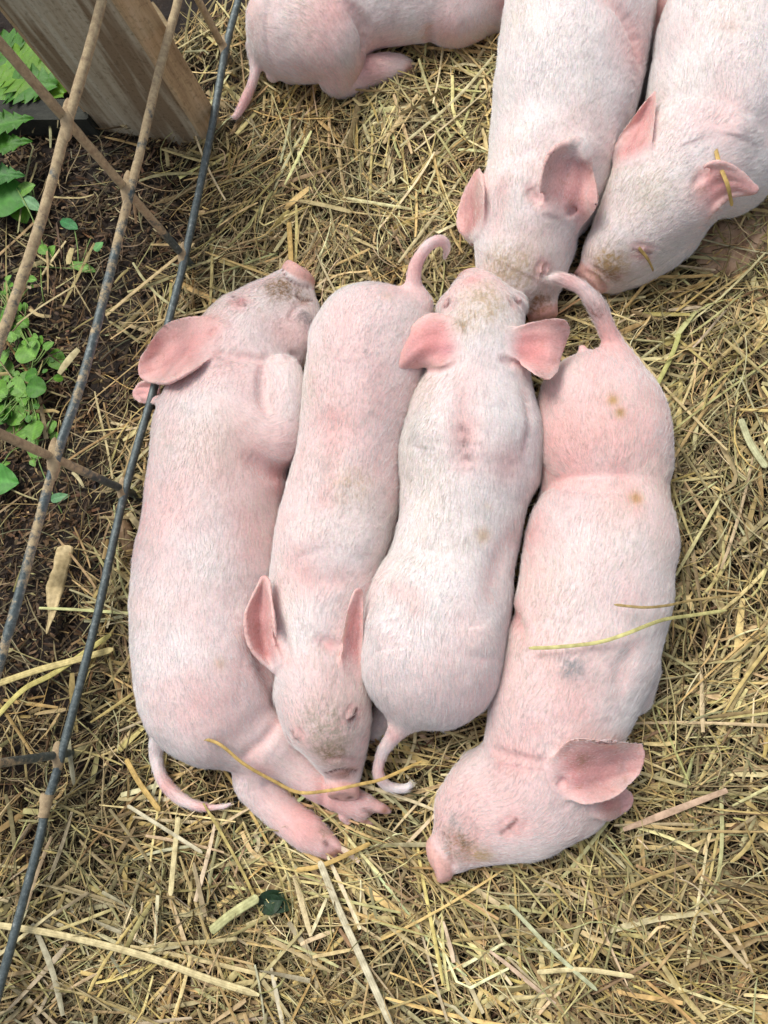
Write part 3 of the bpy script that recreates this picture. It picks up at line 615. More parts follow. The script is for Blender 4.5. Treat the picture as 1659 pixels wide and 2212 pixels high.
# ------------------------------------------------------------------ straw blades
def blades(n, region, length, width, palette, zrange, curve=.5, seg=6, tilt=.08, dens=None, align=.6, fold=.35, bright=(.7, 1.15), mound=None):
    x0, x1, y0, y1 = region; P0 = np.empty((0, 2))
    while len(P0) < n:
        q = np.stack([RNG.uniform(x0, x1, n*2), RNG.uniform(y0, y1, n*2)], 1)
        if dens is not None:
            px, py = to_px(np.c_[q, np.zeros(len(q))]); q = q[RNG.random(len(q)) < dens(px, py)]
        P0 = np.vstack([P0, q])
    P0 = P0[:n]; p3 = np.c_[P0, np.zeros(n)]
    ang = (fbm(p3, 3.2, 2, 50)*2-1)*5.0*align + RNG.normal(0, .75, n) + (RNG.random(n) < .5)*math.pi + (RNG.random(n) < .25)*RNG.uniform(0, 6.28, n)
    L = length[0]*(length[1]/length[0])**RNG.random(n); wd = width[0]*(width[1]/width[0])**(RNG.random(n))
    k = RNG.normal(0, curve, n)/L; k2 = RNG.normal(0, curve*1.2, n)/L**2
    kink = (RNG.random(n) < .22)*RNG.normal(0, .8, n); kp = RNG.integers(1, seg, n)
    s_ = np.linspace(0, 1, seg+1); th = ang[:, None]+k[:, None]*(s_-.5)*L[:, None]+k2[:, None]*((s_-.5)*L[:, None])**2+kink[:, None]*(np.arange(seg+1)[None] >= kp[:, None])
    dx, dy = np.cos(th), np.sin(th); ds = (L/seg)[:, None]
    cx = P0[:, :1]+np.c_[np.zeros(n), np.cumsum((dx[:, :-1]+dx[:, 1:])/2*ds, 1)]; cy = P0[:, 1:]+np.c_[np.zeros(n), np.cumsum((dy[:, :-1]+dy[:, 1:])/2*ds, 1)]
    cx -= (cx.mean(1)-P0[:, 0])[:, None]; cy -= (cy.mean(1)-P0[:, 1])[:, None]
    zt = RNG.random(n); z = zrange[0]+(zrange[1]-zrange[0])*zt
    tl = RNG.normal(0, tilt, n); bow = RNG.normal(0, tilt*.5, n)
    zz = z[:, None]+(tl*L)[:, None]*(s_-.5)+(bow*L)[:, None]*((s_-.5)**2*4-.33)
    zz = np.maximum(zz, zrange[0]*.5+.001)
    if mound is not None: zz = zz+mound(np.stack([cx, cy], -1))
    roll = RNG.normal(0, .5, n)[:, None]
    tw = RNG.normal(0, .6, n)[:, None]*s_+roll
    taper = np.clip(np.minimum(s_/.12+(.8 if fold < .25 else .35), (1-s_)/.12+(.65 if fold < .25 else .25)), 0, 1)[None]*(1+RNG.normal(0, .07, (n, seg+1)))
    hw = (wd/2)[:, None]*taper
    sx, sy = -dy, dx
    c = np.stack([cx, cy, zz], -1)
    off = np.stack([sx*np.cos(tw)*hw, sy*np.cos(tw)*hw, np.sin(tw)*hw], -1)
    nrm = np.stack([-sx*np.sin(tw), -sy*np.sin(tw), np.cos(tw)], -1)
    Vt = np.stack([c-off, c+nrm*(hw*fold*2)[..., None], c+off], 2)      # n, seg+1, 3, 3
    base = (np.arange(n)*(seg+1)*3)[:, None, None]; r_ = (np.arange(seg)*3)[None, :, None]; cc = np.arange(2)[None, None, :]
    i0 = base+r_+cc; Fq = np.stack([i0, i0+1, i0+4, i0+3], -1).reshape(-1, 4)
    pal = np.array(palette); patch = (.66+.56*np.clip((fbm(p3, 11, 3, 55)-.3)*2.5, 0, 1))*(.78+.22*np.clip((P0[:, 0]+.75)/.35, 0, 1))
    brn = np.clip((fbm(p3, 16, 2, 77)-.5)*4, 0, 1)[:, None]*np.array([[.02, .12, .20]])
    ci = (1-brn)*patch[:, None]*pal[RNG.integers(0, len(pal), n)]*(RNG.uniform(*bright, n))[:, None]*(1+RNG.normal(0, .05, (n, 3)))
    cv = np.repeat(ci, (seg+1)*3, 0)*(1+RNG.normal(0, .05, (n*(seg+1)*3, 1)))
    return Vt.reshape(-1, 3), Fq, np.clip(cv, 0.01, .85)
def join(parts):
    V, Fq, C = [], [], []; o = 0
    for a_, b_, c_ in parts: V.append(a_); Fq.append(b_+o); C.append(c_); o += len(a_)
    return np.vstack(V), np.vstack(Fq), np.vstack(C)
SOIL = np.array([(0, 300), (440, 330), (500, 330), (440, 470), (420, 560), (385, 640), (330, 800), (300, 1000), (275, 1150), (255, 1300), (200, 1400), (150, 1480), (0, 1560), (-600, 1560), (-600, -500), (-50, -500), (0, 0), (560, -600), (560, 0)], float)
def inpoly(x, y, poly):
    r = np.zeros(x.shape, bool); j = len(poly)-1
    for i in range(len(poly)):
        xi, yi = poly[i]; xj, yj = poly[j]
        with np.errstate(divide='ignore', invalid='ignore'):
            c = ((yi > y) != (yj > y)) & (x < (xj-xi)*(y-yi)/(yj-yi)+xi)
        r ^= c; j = i
    return r
SOILP = np.array([(-700, -700), (330, -700), (420, 0), (470, 250), (455, 420), (425, 560), (385, 640), (330, 800), (300, 1000), (275, 1150), (262, 1300), (225, 1420), (150, 1500), (0, 1580), (-700, 1600)], float)
def straw_density(px, py):
    jx = px+40*np.sin(py*.021)+25*np.sin(py*.053+1)+(RNG.normal(0, 32, px.shape)); s = inpoly(jx, py+30*np.sin(px*.03), SOILP)
    dn = np.where(s, .075, 1.0); lowleft = np.clip((700-px)/500, 0, 1)*np.clip((py-1450)/100, 0, 1)*np.clip((1950-py)/250, 0, 1)
    return dn*(1-.55*lowleft)
def soil_density(px, py):
    s = inpoly(px, py, SOILP); return np.where(s, 1.0, .12)+.5*np.clip((420-px)/300, 0, 1)*(py > 1500)*(py < 1900)
def mound(q):
    p3 = np.concatenate([q, q[..., :1]*0], -1); px, py = to_px(p3)
    s = inpoly(px, py, SOILP); return np.where(s, .0, 1.0)*((fbm(p3, 6, 2, 70)-.3)*.014)
REG = (-1.2, .62, -.75, 1.25)
HAY = [(.42, .33, .17), (.36, .285, .145), (.29, .245, .13), (.48, .38, .20), (.24, .17, .085), (.37, .34, .18), (.18, .12, .06)]
LIGHT = [(.70, .57, .28), (.62, .48, .20), (.72, .62, .36), (.55, .49, .24), (.60, .45, .20)]
BROWN = [(.20, .12, .06), (.14, .085, .045), (.26, .17, .09), (.10, .06, .03)]
parts = [
 blades(16000, REG, (.04, .15), (.0012, .0028), HAY, (.002, .014), 1.0, 6, .06, straw_density, mound=mound, bright=(.15, .42)),  # bottom layer's colour darkened to stand for shade down in the gaps
 blades(15000, REG, (.04, .16), (.0012, .0030), HAY, (.012, .028), .9, 6, .07, straw_density, mound=mound, bright=(.5, 1.05)),
 blades(8000, REG, (.012, .05), (.0014, .0036), HAY+LIGHT[:2], (.006, .030), .4, 3, .10, straw_density, mound=mound),
 blades(4800, REG, (.03, .16), (.0028, .0070), LIGHT+HAY[:2], (.016, .033), .18, 5, .07, straw_density, mound=mound, fold=.18),
 blades(900, REG, (.03, .12), (.006, .011), LIGHT+HAY[:2], (.018, .032), .15, 4, .06, straw_density, mound=mound, fold=.1),
 blades(9000, REG, (.006, .022), (.0012, .0034), HAY+LIGHT+BROWN[:1], (.012, .031), .3, 2, .15, straw_density, mound=mound, fold=.15),
 blades(600, REG, (.05, .11), (.0012, .0026), LIGHT+HAY, (.034, .048), .5, 6, .30, straw_density, mound=mound),
 blades(1500, REG, (.08, .24), (.0024, .0052), LIGHT, (.024, .037), .15, 6, .05, straw_density, mound=mound, fold=.2),
 blades(5000, REG, (.06, .20), (.0010, .0018), HAY+LIGHT, (.018, .036), 1.1, 8, .05, straw_density, mound=mound),
 blades(1800, REG, (.02, .09), (.002, .0045), BROWN, (.012, .029), .3, 4, .07, straw_density, mound=mound),
 blades(2500, REG, (.05, .17), (.0012, .0024), LIGHT, (.020, .036), .6, 7, .06, straw_density, mound=mound),
 blades(330, REG, (.05, .17), (.0045, .0085), [(.66, .58, .36), (.70, .62, .42), (.62, .52, .28)], (.026, .040), .12, 5, .05, lambda px, py: np.clip((1400-px)/900, .12, 1)*np.clip((py-1500)/400, .04, 1)*straw_density(px, py), mound=mound, fold=.15),
]
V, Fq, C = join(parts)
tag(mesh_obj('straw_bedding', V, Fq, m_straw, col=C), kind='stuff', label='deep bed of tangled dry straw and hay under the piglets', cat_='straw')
parts = [
 blades(13000, REG, (.006, .035), (.002, .0065), BROWN, (.000, .008), .1, 2, .15, soil_density, align=.2, bright=(.2, 1.5), fold=.08),
 blades(2600, REG, (.006, .032), (.0016, .0045), LIGHT+HAY, (.003, .010), .15, 2, .12, soil_density, align=.2, bright=(.55, 1.05)),
 blades(700, REG, (.03, .12), (.0007, .0014), HAY+BROWN, (.004, .012), 1.3, 7, .06, soil_density, align=.2, bright=(.6, 1.2)),
]
V, Fq, C = join(parts)
tag(mesh_obj('bark_chips', V, Fq, m_straw, col=C), kind='stuff', label='brown bark chips and chaff scattered over dark soil', cat_='bark chips')
# ------------------------------------------------------------------ wire fence
def rod_mat(name, more):
    m, t, b = mat(name)
    n1 = noise_node(t, 30, 7, .75); n2 = noise_node(t, 120, 4, .7)
    gs = ramp(t, n2.outputs[0], [(.3, (.06, .08, .082)), (.6, (.135, .165, .165)), (.70, (.34, .37, .35))])
    md = ramp(t, n2.outputs[0], [(.3, (.28, .20, .12)), (.65, (.52, .41, .24))])
    mk = ramp(t, n1.outputs[0], [(.45, (0, 0, 0)), (.56, (1, 1, 1))])
    tc = t.nodes.new('ShaderNodeTexCoord'); sx = t.nodes.new('ShaderNodeSeparateXYZ'); t.links.new(tc.outputs['Object'], sx.inputs[0])
    mr = t.nodes.new('ShaderNodeMapRange'); mr.inputs[1].default_value = .06; mr.inputs[2].default_value = .30; mr.inputs[3].default_value = .08+more; mr.inputs[4].default_value = .66+more
    t.links.new(sx.outputs[2], mr.inputs[0])
    mr2 = t.nodes.new('ShaderNodeMapRange'); mr2.inputs[1].default_value = .0; mr2.inputs[2].default_value = .9; mr2.inputs[3].default_value = -.10; mr2.inputs[4].default_value = .34   # dried mud is thicker towards the post
    t.links.new(sx.outputs[1], mr2.inputs[0])
    ad = t.nodes.new('ShaderNodeMath'); ad.operation = 'ADD'; t.links.new(mr.outputs[0], ad.inputs[0]); t.links.new(mr2.outputs[0], ad.inputs[1])
    sb = t.nodes.new('ShaderNodeMath'); sb.operation = 'ADD'; t.links.new(n1.outputs[0], sb.inputs[0]); t.links.new(ad.outputs[0], sb.inputs[1])
    sc_ = t.nodes.new('ShaderNodeMath'); sc_.operation = 'MULTIPLY'; sc_.inputs[1].default_value = .5; t.links.new(sb.outputs[0], sc_.inputs[0])
    mk = ramp(t, sc_.outputs[0], [(.475, (0, 0, 0)), (.525, (1, 1, 1))])
    t.links.new(mixc(t, mk.outputs[0], gs.outputs[0], md.outputs[0]), b.inputs['Base Color'])
    rm_ = t.nodes.new('ShaderNodeMapRange'); rm_.inputs[3].default_value = .42; rm_.inputs[4].default_value = .9; t.links.new(mk.outputs[0], rm_.inputs[0]); t.links.new(rm_.outputs[0], b.inputs['Roughness'])
    mm = t.nodes.new('ShaderNodeMapRange'); mm.inputs[3].default_value = .35; mm.inputs[4].default_value = 0; t.links.new(mk.outputs[0], mm.inputs[0]); t.links.new(mm.outputs[0], b.inputs['Metallic'])
    bump(t, b, sb.outputs[0], .7, .004)
    return m
m_rod = rod_mat('galvanised_rod', 0); m_rod2 = rod_mat('muddy_rod', .24)
m_mud, t, b = mat('dried_mud'); n1 = noise_node(t, 90, 5, .7); r1 = ramp(t, n1.outputs[0], [(.3, (.26, .18, .105)), (.7, (.50, .385, .225))]); t.links.new(r1.outputs[0], b.inputs['Base Color']); b.inputs['Roughness'].default_value = .9
bump(t, b, n1.outputs[0], .7, .002)

fence = empty('wire_fence', P(330, 800, 0)); tag(fence, 'welded fence of round grey rods crusted with tan mud, crossing the left side', 'fence')
def child(name, V, Fc, m, par, **kw):
    V = np.asarray(V)-np.array(par.location); return mesh_obj(name, V, Fc, m, par, **kw)
def rough_tube(path3, r, seg=14, amp=.0007, seed=1):
    c = resample(cat(path3, 12), max(24, int(len(path3)*18))); V, Fc = tube(c, r, seg)
    V = np.asarray(V); cc = np.repeat(c, seg, 0); dv = V-cc; dv /= np.linalg.norm(dv, axis=1)[:, None]
    return V+dv*((fbm(V, 60, 3, seed)-.5)*2*amp)[:, None], Fc
RC = [(540, -110), (515, 0), (488, 103), (455, 290), (400, 553), (365, 692), (335, 830), (270, 1062), (205, 1350), (130, 1640), (101, 1735), (86, 1810), (45, 1965), (0, 2130), (-45, 2290)]
RB = [(412, -110), (385, 0), (345, 150), (301, 335), (281, 415), (235, 600), (182, 805), (119, 998), (47, 1264), (0, 1430), (-50, 1620), (-120, 1860)]
RA = [(242, -90), (220, 0), (193, 105), (145, 268), (90, 472), (17, 690), (-8, 760), (-80, 1000), (-160, 1250)]
ZC = .070
def zat(x, y, u, v_):
    g_ = P(x, y, ZC); zz = np.linspace(.05, .6, 1200); px, py = to_px(np.c_[np.full(1200, g_[0]), np.full(1200, g_[1]), zz]); return float(zz[np.argmin((px-u)**2+(py-v_)**2)])
ZB = (zat(400, 553, 281, 415)+zat(270, 1062, 119, 998))/2; ZA = zat(400, 553, 145, 268); print('rod heights', ZB, ZA)
for q_, z_, sd_ in ((RC, ZC, 1), (RB, ZB, 2), (RA, ZA, 3)):
    V, Fc = rough_tube([P(x, y, z_) for x, y in q_], .0066, seed=sd_); child('rod', V, Fc, m_rod, fence)
for n_, (x, y) in enumerate(((488, 103), (400, 553), (270, 1062), (130, 1640))):
    g = P(x, y, ZC); off = np.array([-.008, .006, 0])
    V, Fc = rough_tube([np.array([g[0], g[1], z])+off for z in (-.03, .07, .18, .3, .42, .55, .68)], .0064, seed=5+n_); child('rod', V, Fc, m_rod2, fence)
    zs_ = (ZC, ZB, ZA) if n_ < 2 else (ZC, ZB)
    for z_ in zs_:                           # crust of mud round each weld
        c = np.array([g[0], g[1], z_])+off*.5; th_ = np.linspace(0, np.pi, 14); ph = np.linspace(0, 2*np.pi, 20, endpoint=False)
        dd = np.array(P(x, y-60, ZC))-np.array(P(x, y+60, ZC)); dd /= np.linalg.norm(dd); sd2 = np.cross(dd, [0, 0, 1]); 
        V = []; big = 1.35 if z_ > .1 else 1.0
        for a_ in th_:
            for b2 in ph:
                u = np.array([np.cos(a_), np.sin(a_)*np.cos(b2), np.sin(a_)*np.sin(b2)])
                V.append(c+dd*u[0]*.024*big+sd2*u[1]*.0086+np.array([0, 0, 1])*u[2]*.0086)
        V = np.array(V); V = V+((fbm(V, 70, 3, 9+n_)-.5)*.006)[:, None]*(V-c)/np.linalg.norm(V-c, axis=1)[:, None]
        Fc = [(i*20+j, i*20+(j+1) % 20, (i+1)*20+(j+1) % 20, (i+1)*20+j) for i in range(13) for j in range(20)]
        child('mud_crust', V, Fc, m_mud, fence)
c = P(99, 1738, ZC); V, Fc = rough_tube([P(104, 1715, ZC), P(99, 1738, ZC), P(94, 1765, ZC)], .0088, amp=.0040, seed=33); child('mud_crust', V, Fc, m_mud, fence)

# ------------------------------------------------------------------ timber post, base board, half-buried board
def wood_mat(name, stops, scale, stretch, patch=None):
    m, t, b = mat(name); n1 = noise_node(t, scale, 6, .65, stretch=stretch); r1 = ramp(t, n1.outputs[0], stops); c = r1.outputs[0]
    if patch:
        n2 = noise_node(t, patch[0], 3, .6, stretch=patch[1]); k = ramp(t, n2.outputs[0], [(.50, (0, 0, 0)), (.60, (1, 1, 1))]); c = mixc(t, k.outputs[0], c, patch[2])
    n3 = noise_node(t, 130, 4, .7); r3 = ramp(t, n3.outputs[0], [(.30, (.62, .6, .55)), (.48, (1, 1, 1))]); c = mixc(t, 1.0, c, r3.outputs[0], 'MULTIPLY')
    t.links.new(c, b.inputs['Base Color']); b.inputs['Roughness'].default_value = .85; bump(t, b, n1.outputs[0], .6, .004); return m
m_grey = wood_mat('weathered_grey_wood', [(.3, (.32, .24, .15)), (.5, (.50, .42, .29)), (.7, (.62, .57, .43))], 22, (2.2, 2.2, .12), (7, (3.2, 3.2, .35), (.27, .19, .11)))
m_tanw = wood_mat('sandy_tan_wood', [(.3, (.32, .21, .11)), (.5, (.54, .38, .21)), (.7, (.66, .50, .31))], 26, (3, 3, .25))
m_dark = wood_mat('dark_damp_wood', [(.3, (.012, .013, .009)), (.7, (.04, .042, .03))], 30, (1, 3, 1))
A0, B0, C0 = P(205, 282, 0), P(450, 320, 0), P(489, 288, 0)
D0 = A0+(C0-B0); post = empty('timber_post', (A0+C0)/2); tag(post, 'thick weathered timber post, grey face and sandy tan side, behind the fence rods', 'post')
e1 = (B0-A0)/np.linalg.norm(B0-A0); e2 = (C0-B0)/np.linalg.norm(C0-B0)
def slab(bot, top_z, z0, n1, n2, seed, amp=.0015, rnd=.004):
    """upright prism from a ring of ground points, sides subdivided and worn"""
    ring = []
    m_ = len(bot)
    for i in range(m_):
        a_, b_ = bot[i], bot[(i+1) % m_]; L = np.linalg.norm(b_-a_)
        for k in range(n1): 
            t_ = rnd/L+(1-2*rnd/L)*k/(n1-1); ring.append(a_+(b_-a_)*t_)
    ring = np.array(ring); n = len(ring); V = []; 
    for j in range(n2+1):
        z = z0+(top_z-z0)*j/n2; V.append(np.c_[ring[:, :2], np.full(n, z)])
    V = np.vstack(V); c = ring.mean(0); dv = V-c; dv[:, 2] = 0; dv /= np.linalg.norm(dv, axis=1)[:, None]
    V = V+dv*((fbm(V*np.array([1, 1, .2]), 60, 3, seed)-.5)*2*amp)[:, None]
    Fc = [(j*n+i, j*n+(i+1) % n, (j+1)*n+(i+1) % n, (j+1)*n+i) for j in range(n2) for i in range(n)]; Fc.append(tuple(n2*n+i for i in range(n)))
    return V, Fc
w_ = np.linalg.norm(B0-A0)
V, Fc = slab([A0+e1*.012, B0-e1*.004, C0-e1*.004, D0+e1*.012], .72, -.03, 9, 30, 5); child('core', V, Fc, m_grey, post, smooth=False)
V, Fc = slab([B0-e1*.004, B0+e1*.0045, C0+e1*.0045, C0-e1*.004], .72, -.03, 7, 30, 6, amp=.0022, rnd=.001); child('side_face', V, Fc, m_tanw, post, smooth=False)
V, Fc = slab([A0-e1*.001+e2*.004, A0+e1*.012+e2*.004, D0+e1*.012, D0-e1*.001], .72, -.03, 5, 30, 7); child('edge_strip', V, Fc, m_tanw, post, smooth=False)
q0, q1 = P(-160, 296, 0), P(222, 296, 0); up_ = np.array([-.0, 1, 0])
V, Fc = slab([q0, q1, q1+up_*.045, q0+up_*.045], .05, -.02, 14, 6, 12); bd = mesh_obj('base_board', V, Fc, m_dark, smooth=False); tag(bd, 'dark damp board lying on soil left of the timber post', 'board')
# board at the right edge
c0, c1 = P(1505, 600, 0), P(1760, 395, 0); dr = (c1-c0)/np.linalg.norm(c1-c0); pr = np.array([dr[1], -dr[0], 0])
nu, nv = 60, 26; V = []
for i in range(nu):
    for j in range(nv):
        u, v_ = i/(nu-1), j/(nv-1); wv = .058*(min(1, (u/.18))**.5 if u < .18 else 1)
        p = c0+(c1-c0)*u+pr*(v_-.5)*2*wv; z = .027*(1-abs(2*v_-1)**4)+.004*math.sin(u*9); V.append([p[0], p[1], z])
V = np.array(V); V[:, 2] += (fbm(V*[1, 1, 0]+0, 50, 3, 3)-.5)*.006
Fc = [(i*nv+j, (i+1)*nv+j, (i+1)*nv+j+1, i*nv+j+1) for i in range(nu-1) for j in range(nv-1)]
b0 = len(V); Vb = V.copy(); Vb[:, 2] = -.01; V = np.vstack([V, Vb]); Fc += [(b0+a4, b0+b4, b0+c4, b0+d4)[::-1] for a4, b4, c4, d4 in Fc]
edge = [i*nv for i in range(nu)]+[(nu-1)*nv+j for j in range(1, nv)]+[i*nv+nv-1 for i in range(nu-2, -1, -1)]+[j for j in range(nv-2, 0, -1)]
Fc += [(edge[i], b0+edge[i], b0+edge[(i+1) % len(edge)], edge[(i+1) % len(edge)])[::-1] for i in range(len(edge))]
m_log = wood_mat('pinkish_worn_wood', [(.3, (.24, .13, .07)), (.5, (.44, .28, .17)), (.7, (.58, .42, .29))], 30, (1.2, .5, 1))
tag(mesh_obj('wood_board', V, Fc, m_log), 'worn pinkish tan board half buried in straw at the right edge', 'board')

# ------------------------------------------------------------------ single straws that can be told apart
def stalk(name, path, wpx, col, label, cat_='straw', twist=0, fold=.22, wob=0, var=.12):
    c = resample(cat([[*P(*q)] for q in path], 10), 50); wd = wpx*depth(path[0][0], path[0][1], path[0][2])/F
    T = np.gradient(c, axis=0); T /= np.linalg.norm(T, axis=1)[:, None]; S_ = np.cross(T, [0, 0, 1.]); S_ /= np.linalg.norm(S_, axis=1)[:, None]; U_ = np.cross(S_, T)
    s_ = np.linspace(0, 1, 50); tw = twist*np.sin(s_*5); hw = wd/2*np.clip(np.minimum(s_/.03+.5, (1-s_)/.05+.35), 0, 1)*(1+wob*np.sin(s_*17)+wob*.6*np.sin(s_*41))
    ca, sa = np.cos(tw)[:, None], np.sin(tw)[:, None]; A_ = S_*ca+U_*sa; N_ = U_*ca-S_*sa; rows = []
    K = 7
    for k in range(K):
        a_ = (k/(K-1)-.5)*2; rows.append(c+A_*(a_*hw)[:, None]+N_*((1-a_*a_)*hw*fold)[:, None])
    top = np.stack(rows, 1); bot = top-N_[:, None]*.0007
    V = np.vstack([top.reshape(-1, 3), bot.reshape(-1, 3)]); o = 50*K; Fc = []
    for i in range(49):
        for k in range(K-1):
            q = (i*K+k, i*K+k+1, (i+1)*K+k+1, (i+1)*K+k); Fc.append(q); Fc.append(tuple(o+x for x in q[::-1]))
        Fc.append((i*K, (i+1)*K, o+(i+1)*K, o+i*K)); Fc.append((i*K+K-1, o+i*K+K-1, o+(i+1)*K+K-1, (i+1)*K+K-1))
    colv = np.array(col)*(1+(fbm(V*[1, 1, 1], 60, 3, 3)-.5)[:, None]*var*4)*(1+.10*np.tile((np.arange(K) % 2*2-1), 100)[:, None])
    return tag(mesh_obj(name, V, Fc, m_straw, col=np.clip(colv, .02, .85)), label, cat_, 'single straws that stand out from the bedding' if cat_ == 'straw' else None)
YE, PA, GR, BR, WH = (.58, .40, .14), (.68, .58, .32), (.52, .52, .26), (.32, .20, .09), (.66, .60, .42)
stalk('straw_stalk', [(392, 1588, .150), (467, 1604, .150), (526, 1650, .135), (589, 1686, .115), (646, 1712, .105), (715, 1707, .107), (778, 1694, .105), (828, 1682, .085), (912, 1644, .06)], 7, YE, 'long yellow straw bent across a piglet\'s rump and its neighbour\'s snout')
stalk('straw_stalk', [(1142, 1400, .172), (1200, 1398, .182), (1290, 1388, .178), (1350, 1370, .182), (1400, 1350, .168), (1440, 1337, .135), (1490, 1330, .09), (1570, 1318, .055)], 8, (.60, .56, .24), 'pale green yellow straw lying across the side of the right-hand piglet')
stalk('straw_stalk', [(1327, 1306, .188), (1390, 1312, .176), (1440, 1308, .15), (1500, 1296, .09), (1600, 1285, .052)], 6, (.46, .34, .15), 'thin brown tipped straw just above the green yellow one on the right piglet')
stalk('straw_stalk', [(1545, 320, .185), (1556, 360, .185), (1572, 400, .18), (1582, 445, .15)], 9, YE, 'short yellow straw standing against the ear of the upper right piglet')
stalk('straw_stalk', [(1380, 535, .14), (1400, 560, .12), (1412, 585, .09)], 8, (.48, .33, .12), 'small brown straw by the closed eye of the upper right piglet')
stalk('straw_stalk', [(228, 682, .045), (300, 622, .045), (420, 525, .045)], 8, (.60, .46, .24), 'long tan straw slanting over dark soil towards the fence rod')
stalk('straw_stalk', [(624, 480, .045), (627, 530, .045), (629, 575, .045)], 11, YE, 'short golden straw pointing at the snout of the leftmost piglet')
stalk('straw_stalk', [(-30, 1995, .045), (120, 2018, .045), (300, 2062, .045), (450, 2115, .045), (560, 2150, .044)], 14, PA, 'longest pale straw, running across the bottom left corner', var=.06)
stalk('straw_stalk', [(275, 1740, .047), (355, 1790, .047), (437, 1842, .047)], 8, WH, 'straight white straw below the left piglet\'s tail', var=.04)
stalk('straw_stalk', [(385, 1765, .046), (376, 1850, .046), (368, 1935, .046)], 12, PA, 'upright cream straw beside the end of the straight white one')
stalk('straw_stalk', [(690, 1860, .046), (730, 1960, .046), (775, 2060, .046), (845, 2215, .046)], 15, WH, 'whitish straw running down to the bottom edge below the middle piglet', var=.05)
stalk('straw_stalk', [(455, 2012, .050), (500, 1975, .050), (558, 1938, .050)], 20, GR, 'broad pale green blade on straw next to the dark wilted leaf', fold=.25)
stalk('straw_stalk', [(-20, 1482, .045), (80, 1448, .045), (165, 1425, .045), (245, 1402, .045)], 14, (.60, .50, .22), 'upper of two thick yellow straws between the lower fence rods')
stalk('straw_stalk', [(-20, 1562, .04), (50, 1490, .04), (120, 1452, .042), (240, 1370, .044)], 12, (.52, .46, .16), 'lower greener of two thick straws between the lower fence rods')
stalk('straw_stalk', [(272, 1640, .05), (300, 1690, .05), (345, 1752, .05)], 12, YE, 'golden straw passing under the tail of the left piglet')
stalk('straw_stalk', [(640, 1880, .045), (700, 1868, .045), (800, 1822, .045)], 10, YE, 'yellow straw lying just below the left piglet\'s lowest hoof')
stalk('straw_stalk', [(1160, 2100, .045), (1260, 2095, .045), (1370, 2110, .045)], 10, PA, 'broken pale straw at the lower right', var=.08)
stalk('straw_stalk', [(1100, 1955, .045), (1200, 2060, .045), (1290, 2140, .045)], 9, (.50, .52, .33), 'pale greyish green blade below the right piglet\'s head')
stalk('straw_stalk', [(1600, 905, .045), (1622, 960, .045), (1655, 1010, .045)], 14, (.56, .56, .33), 'short broad green blade near the right edge')
stalk('straw_stalk', [(1420, 830, .05), (1450, 770, .05), (1468, 720, .05)], 10, (.50, .50, .18), 'yellow green blade right of the upright tail')
stalk('corn_husk', [(142, 1178, .030), (132, 1225, .036), (118, 1275, .030), (112, 1320, .034), (100, 1368, .028)], 34, (.58, .46, .25), 'crumpled tan corn husk strip on the soil between the fence rods', 'husk', twist=.8, fold=.15, wob=.07)
stalk('dry_leaf', [(262, 1105, .02), (268, 1150, .03), (285, 1200, .022)], 34, (.20, .13, .075), 'brown dry leaf tucked between the lowest fence rod and left piglet', 'leaf', twist=.4, fold=.5, wob=.12)

# ------------------------------------------------------------------ green weeds
m_leaf, t, b = mat('green_leaf'); a = attr(t, 'Col'); n = noise_node(t, 60, 4); rr = ramp(t, n.outputs[0], [(.3, (.7, .75, .7)), (.7, (1.15, 1.1, 1.0))])
t.links.new(mixc(t, 1.0, a.outputs[0], rr.outputs[0], 'MULTIPLY'), b.inputs['Base Color']); b.inputs['Roughness'].default_value = .5; b.inputs['Specular IOR Level'].default_value = .3
b.inputs['Subsurface Weight'].default_value = .15; b.inputs['Subsurface Radius'].default_value = (.3, 1, .2); b.inputs['Subsurface Scale'].default_value = .002
n2 = noise_node(t, 140, 3); bump(t, b, n2.outputs[0], .5, .0015)
def leaf_mesh(base, tip, z0, z1, ratio, teeth=0, shape='oval', col=(.06, .2, .03), cup=.15):
    a_, b_ = P(*base, z0), P(*tip, z1); ax_ = b_-a_; L = np.linalg.norm(ax_); ax_ /= L; sd_ = np.cross(ax_, [0, 0, 1.]); sd_ /= np.linalg.norm(sd_); up = np.cross(sd_, ax_)
    nu = 60 if teeth else 16; nv = 9; V = []; C = []
    for i in range(nu+1):
        u = i/nu
        if shape == 'oval': wv = math.sin(math.pi*min(1, u*.97+.02))**.62
        elif shape == 'heart': wv = (math.sin(math.pi*min(1, u**.62))**.7)
        else: wv = (1-u)**.75*min(1, u/.10)**.5
        if teeth: wv *= 1-.36*((u*teeth) % 1)
        for j in range(nv):
            v_ = j/(nv-1)*2-1; w2 = wv*ratio*L/2
            drag = (.05*L*abs(v_) if teeth else 0)
            rip = .02*L*math.sin(u*14+j)*abs(v_)
            p = a_+ax_*(u*L+drag-(.08*L*abs(v_)**2 if shape == 'heart' else 0)*(u < .2))+sd_*v_*w2+up*(cup*abs(v_)*w2-.35*L*(u-.4)**2*.6+rip)
            V.append(p); C.append(np.array(col)*(1.35 if j == nv//2 else 1)*(1+.12*math.sin(u*40+abs(v_)*9)))
    V = np.array(V); V[:, 2] = np.maximum(V[:, 2], .002); Fc = np.array([(i*nv+j, i*nv+j+1, (i+1)*nv+j+1, (i+1)*nv+j) for i in range(nu) for j in range(nv-1)])
    return V, Fc, np.clip(np.array(C), 0, .8)
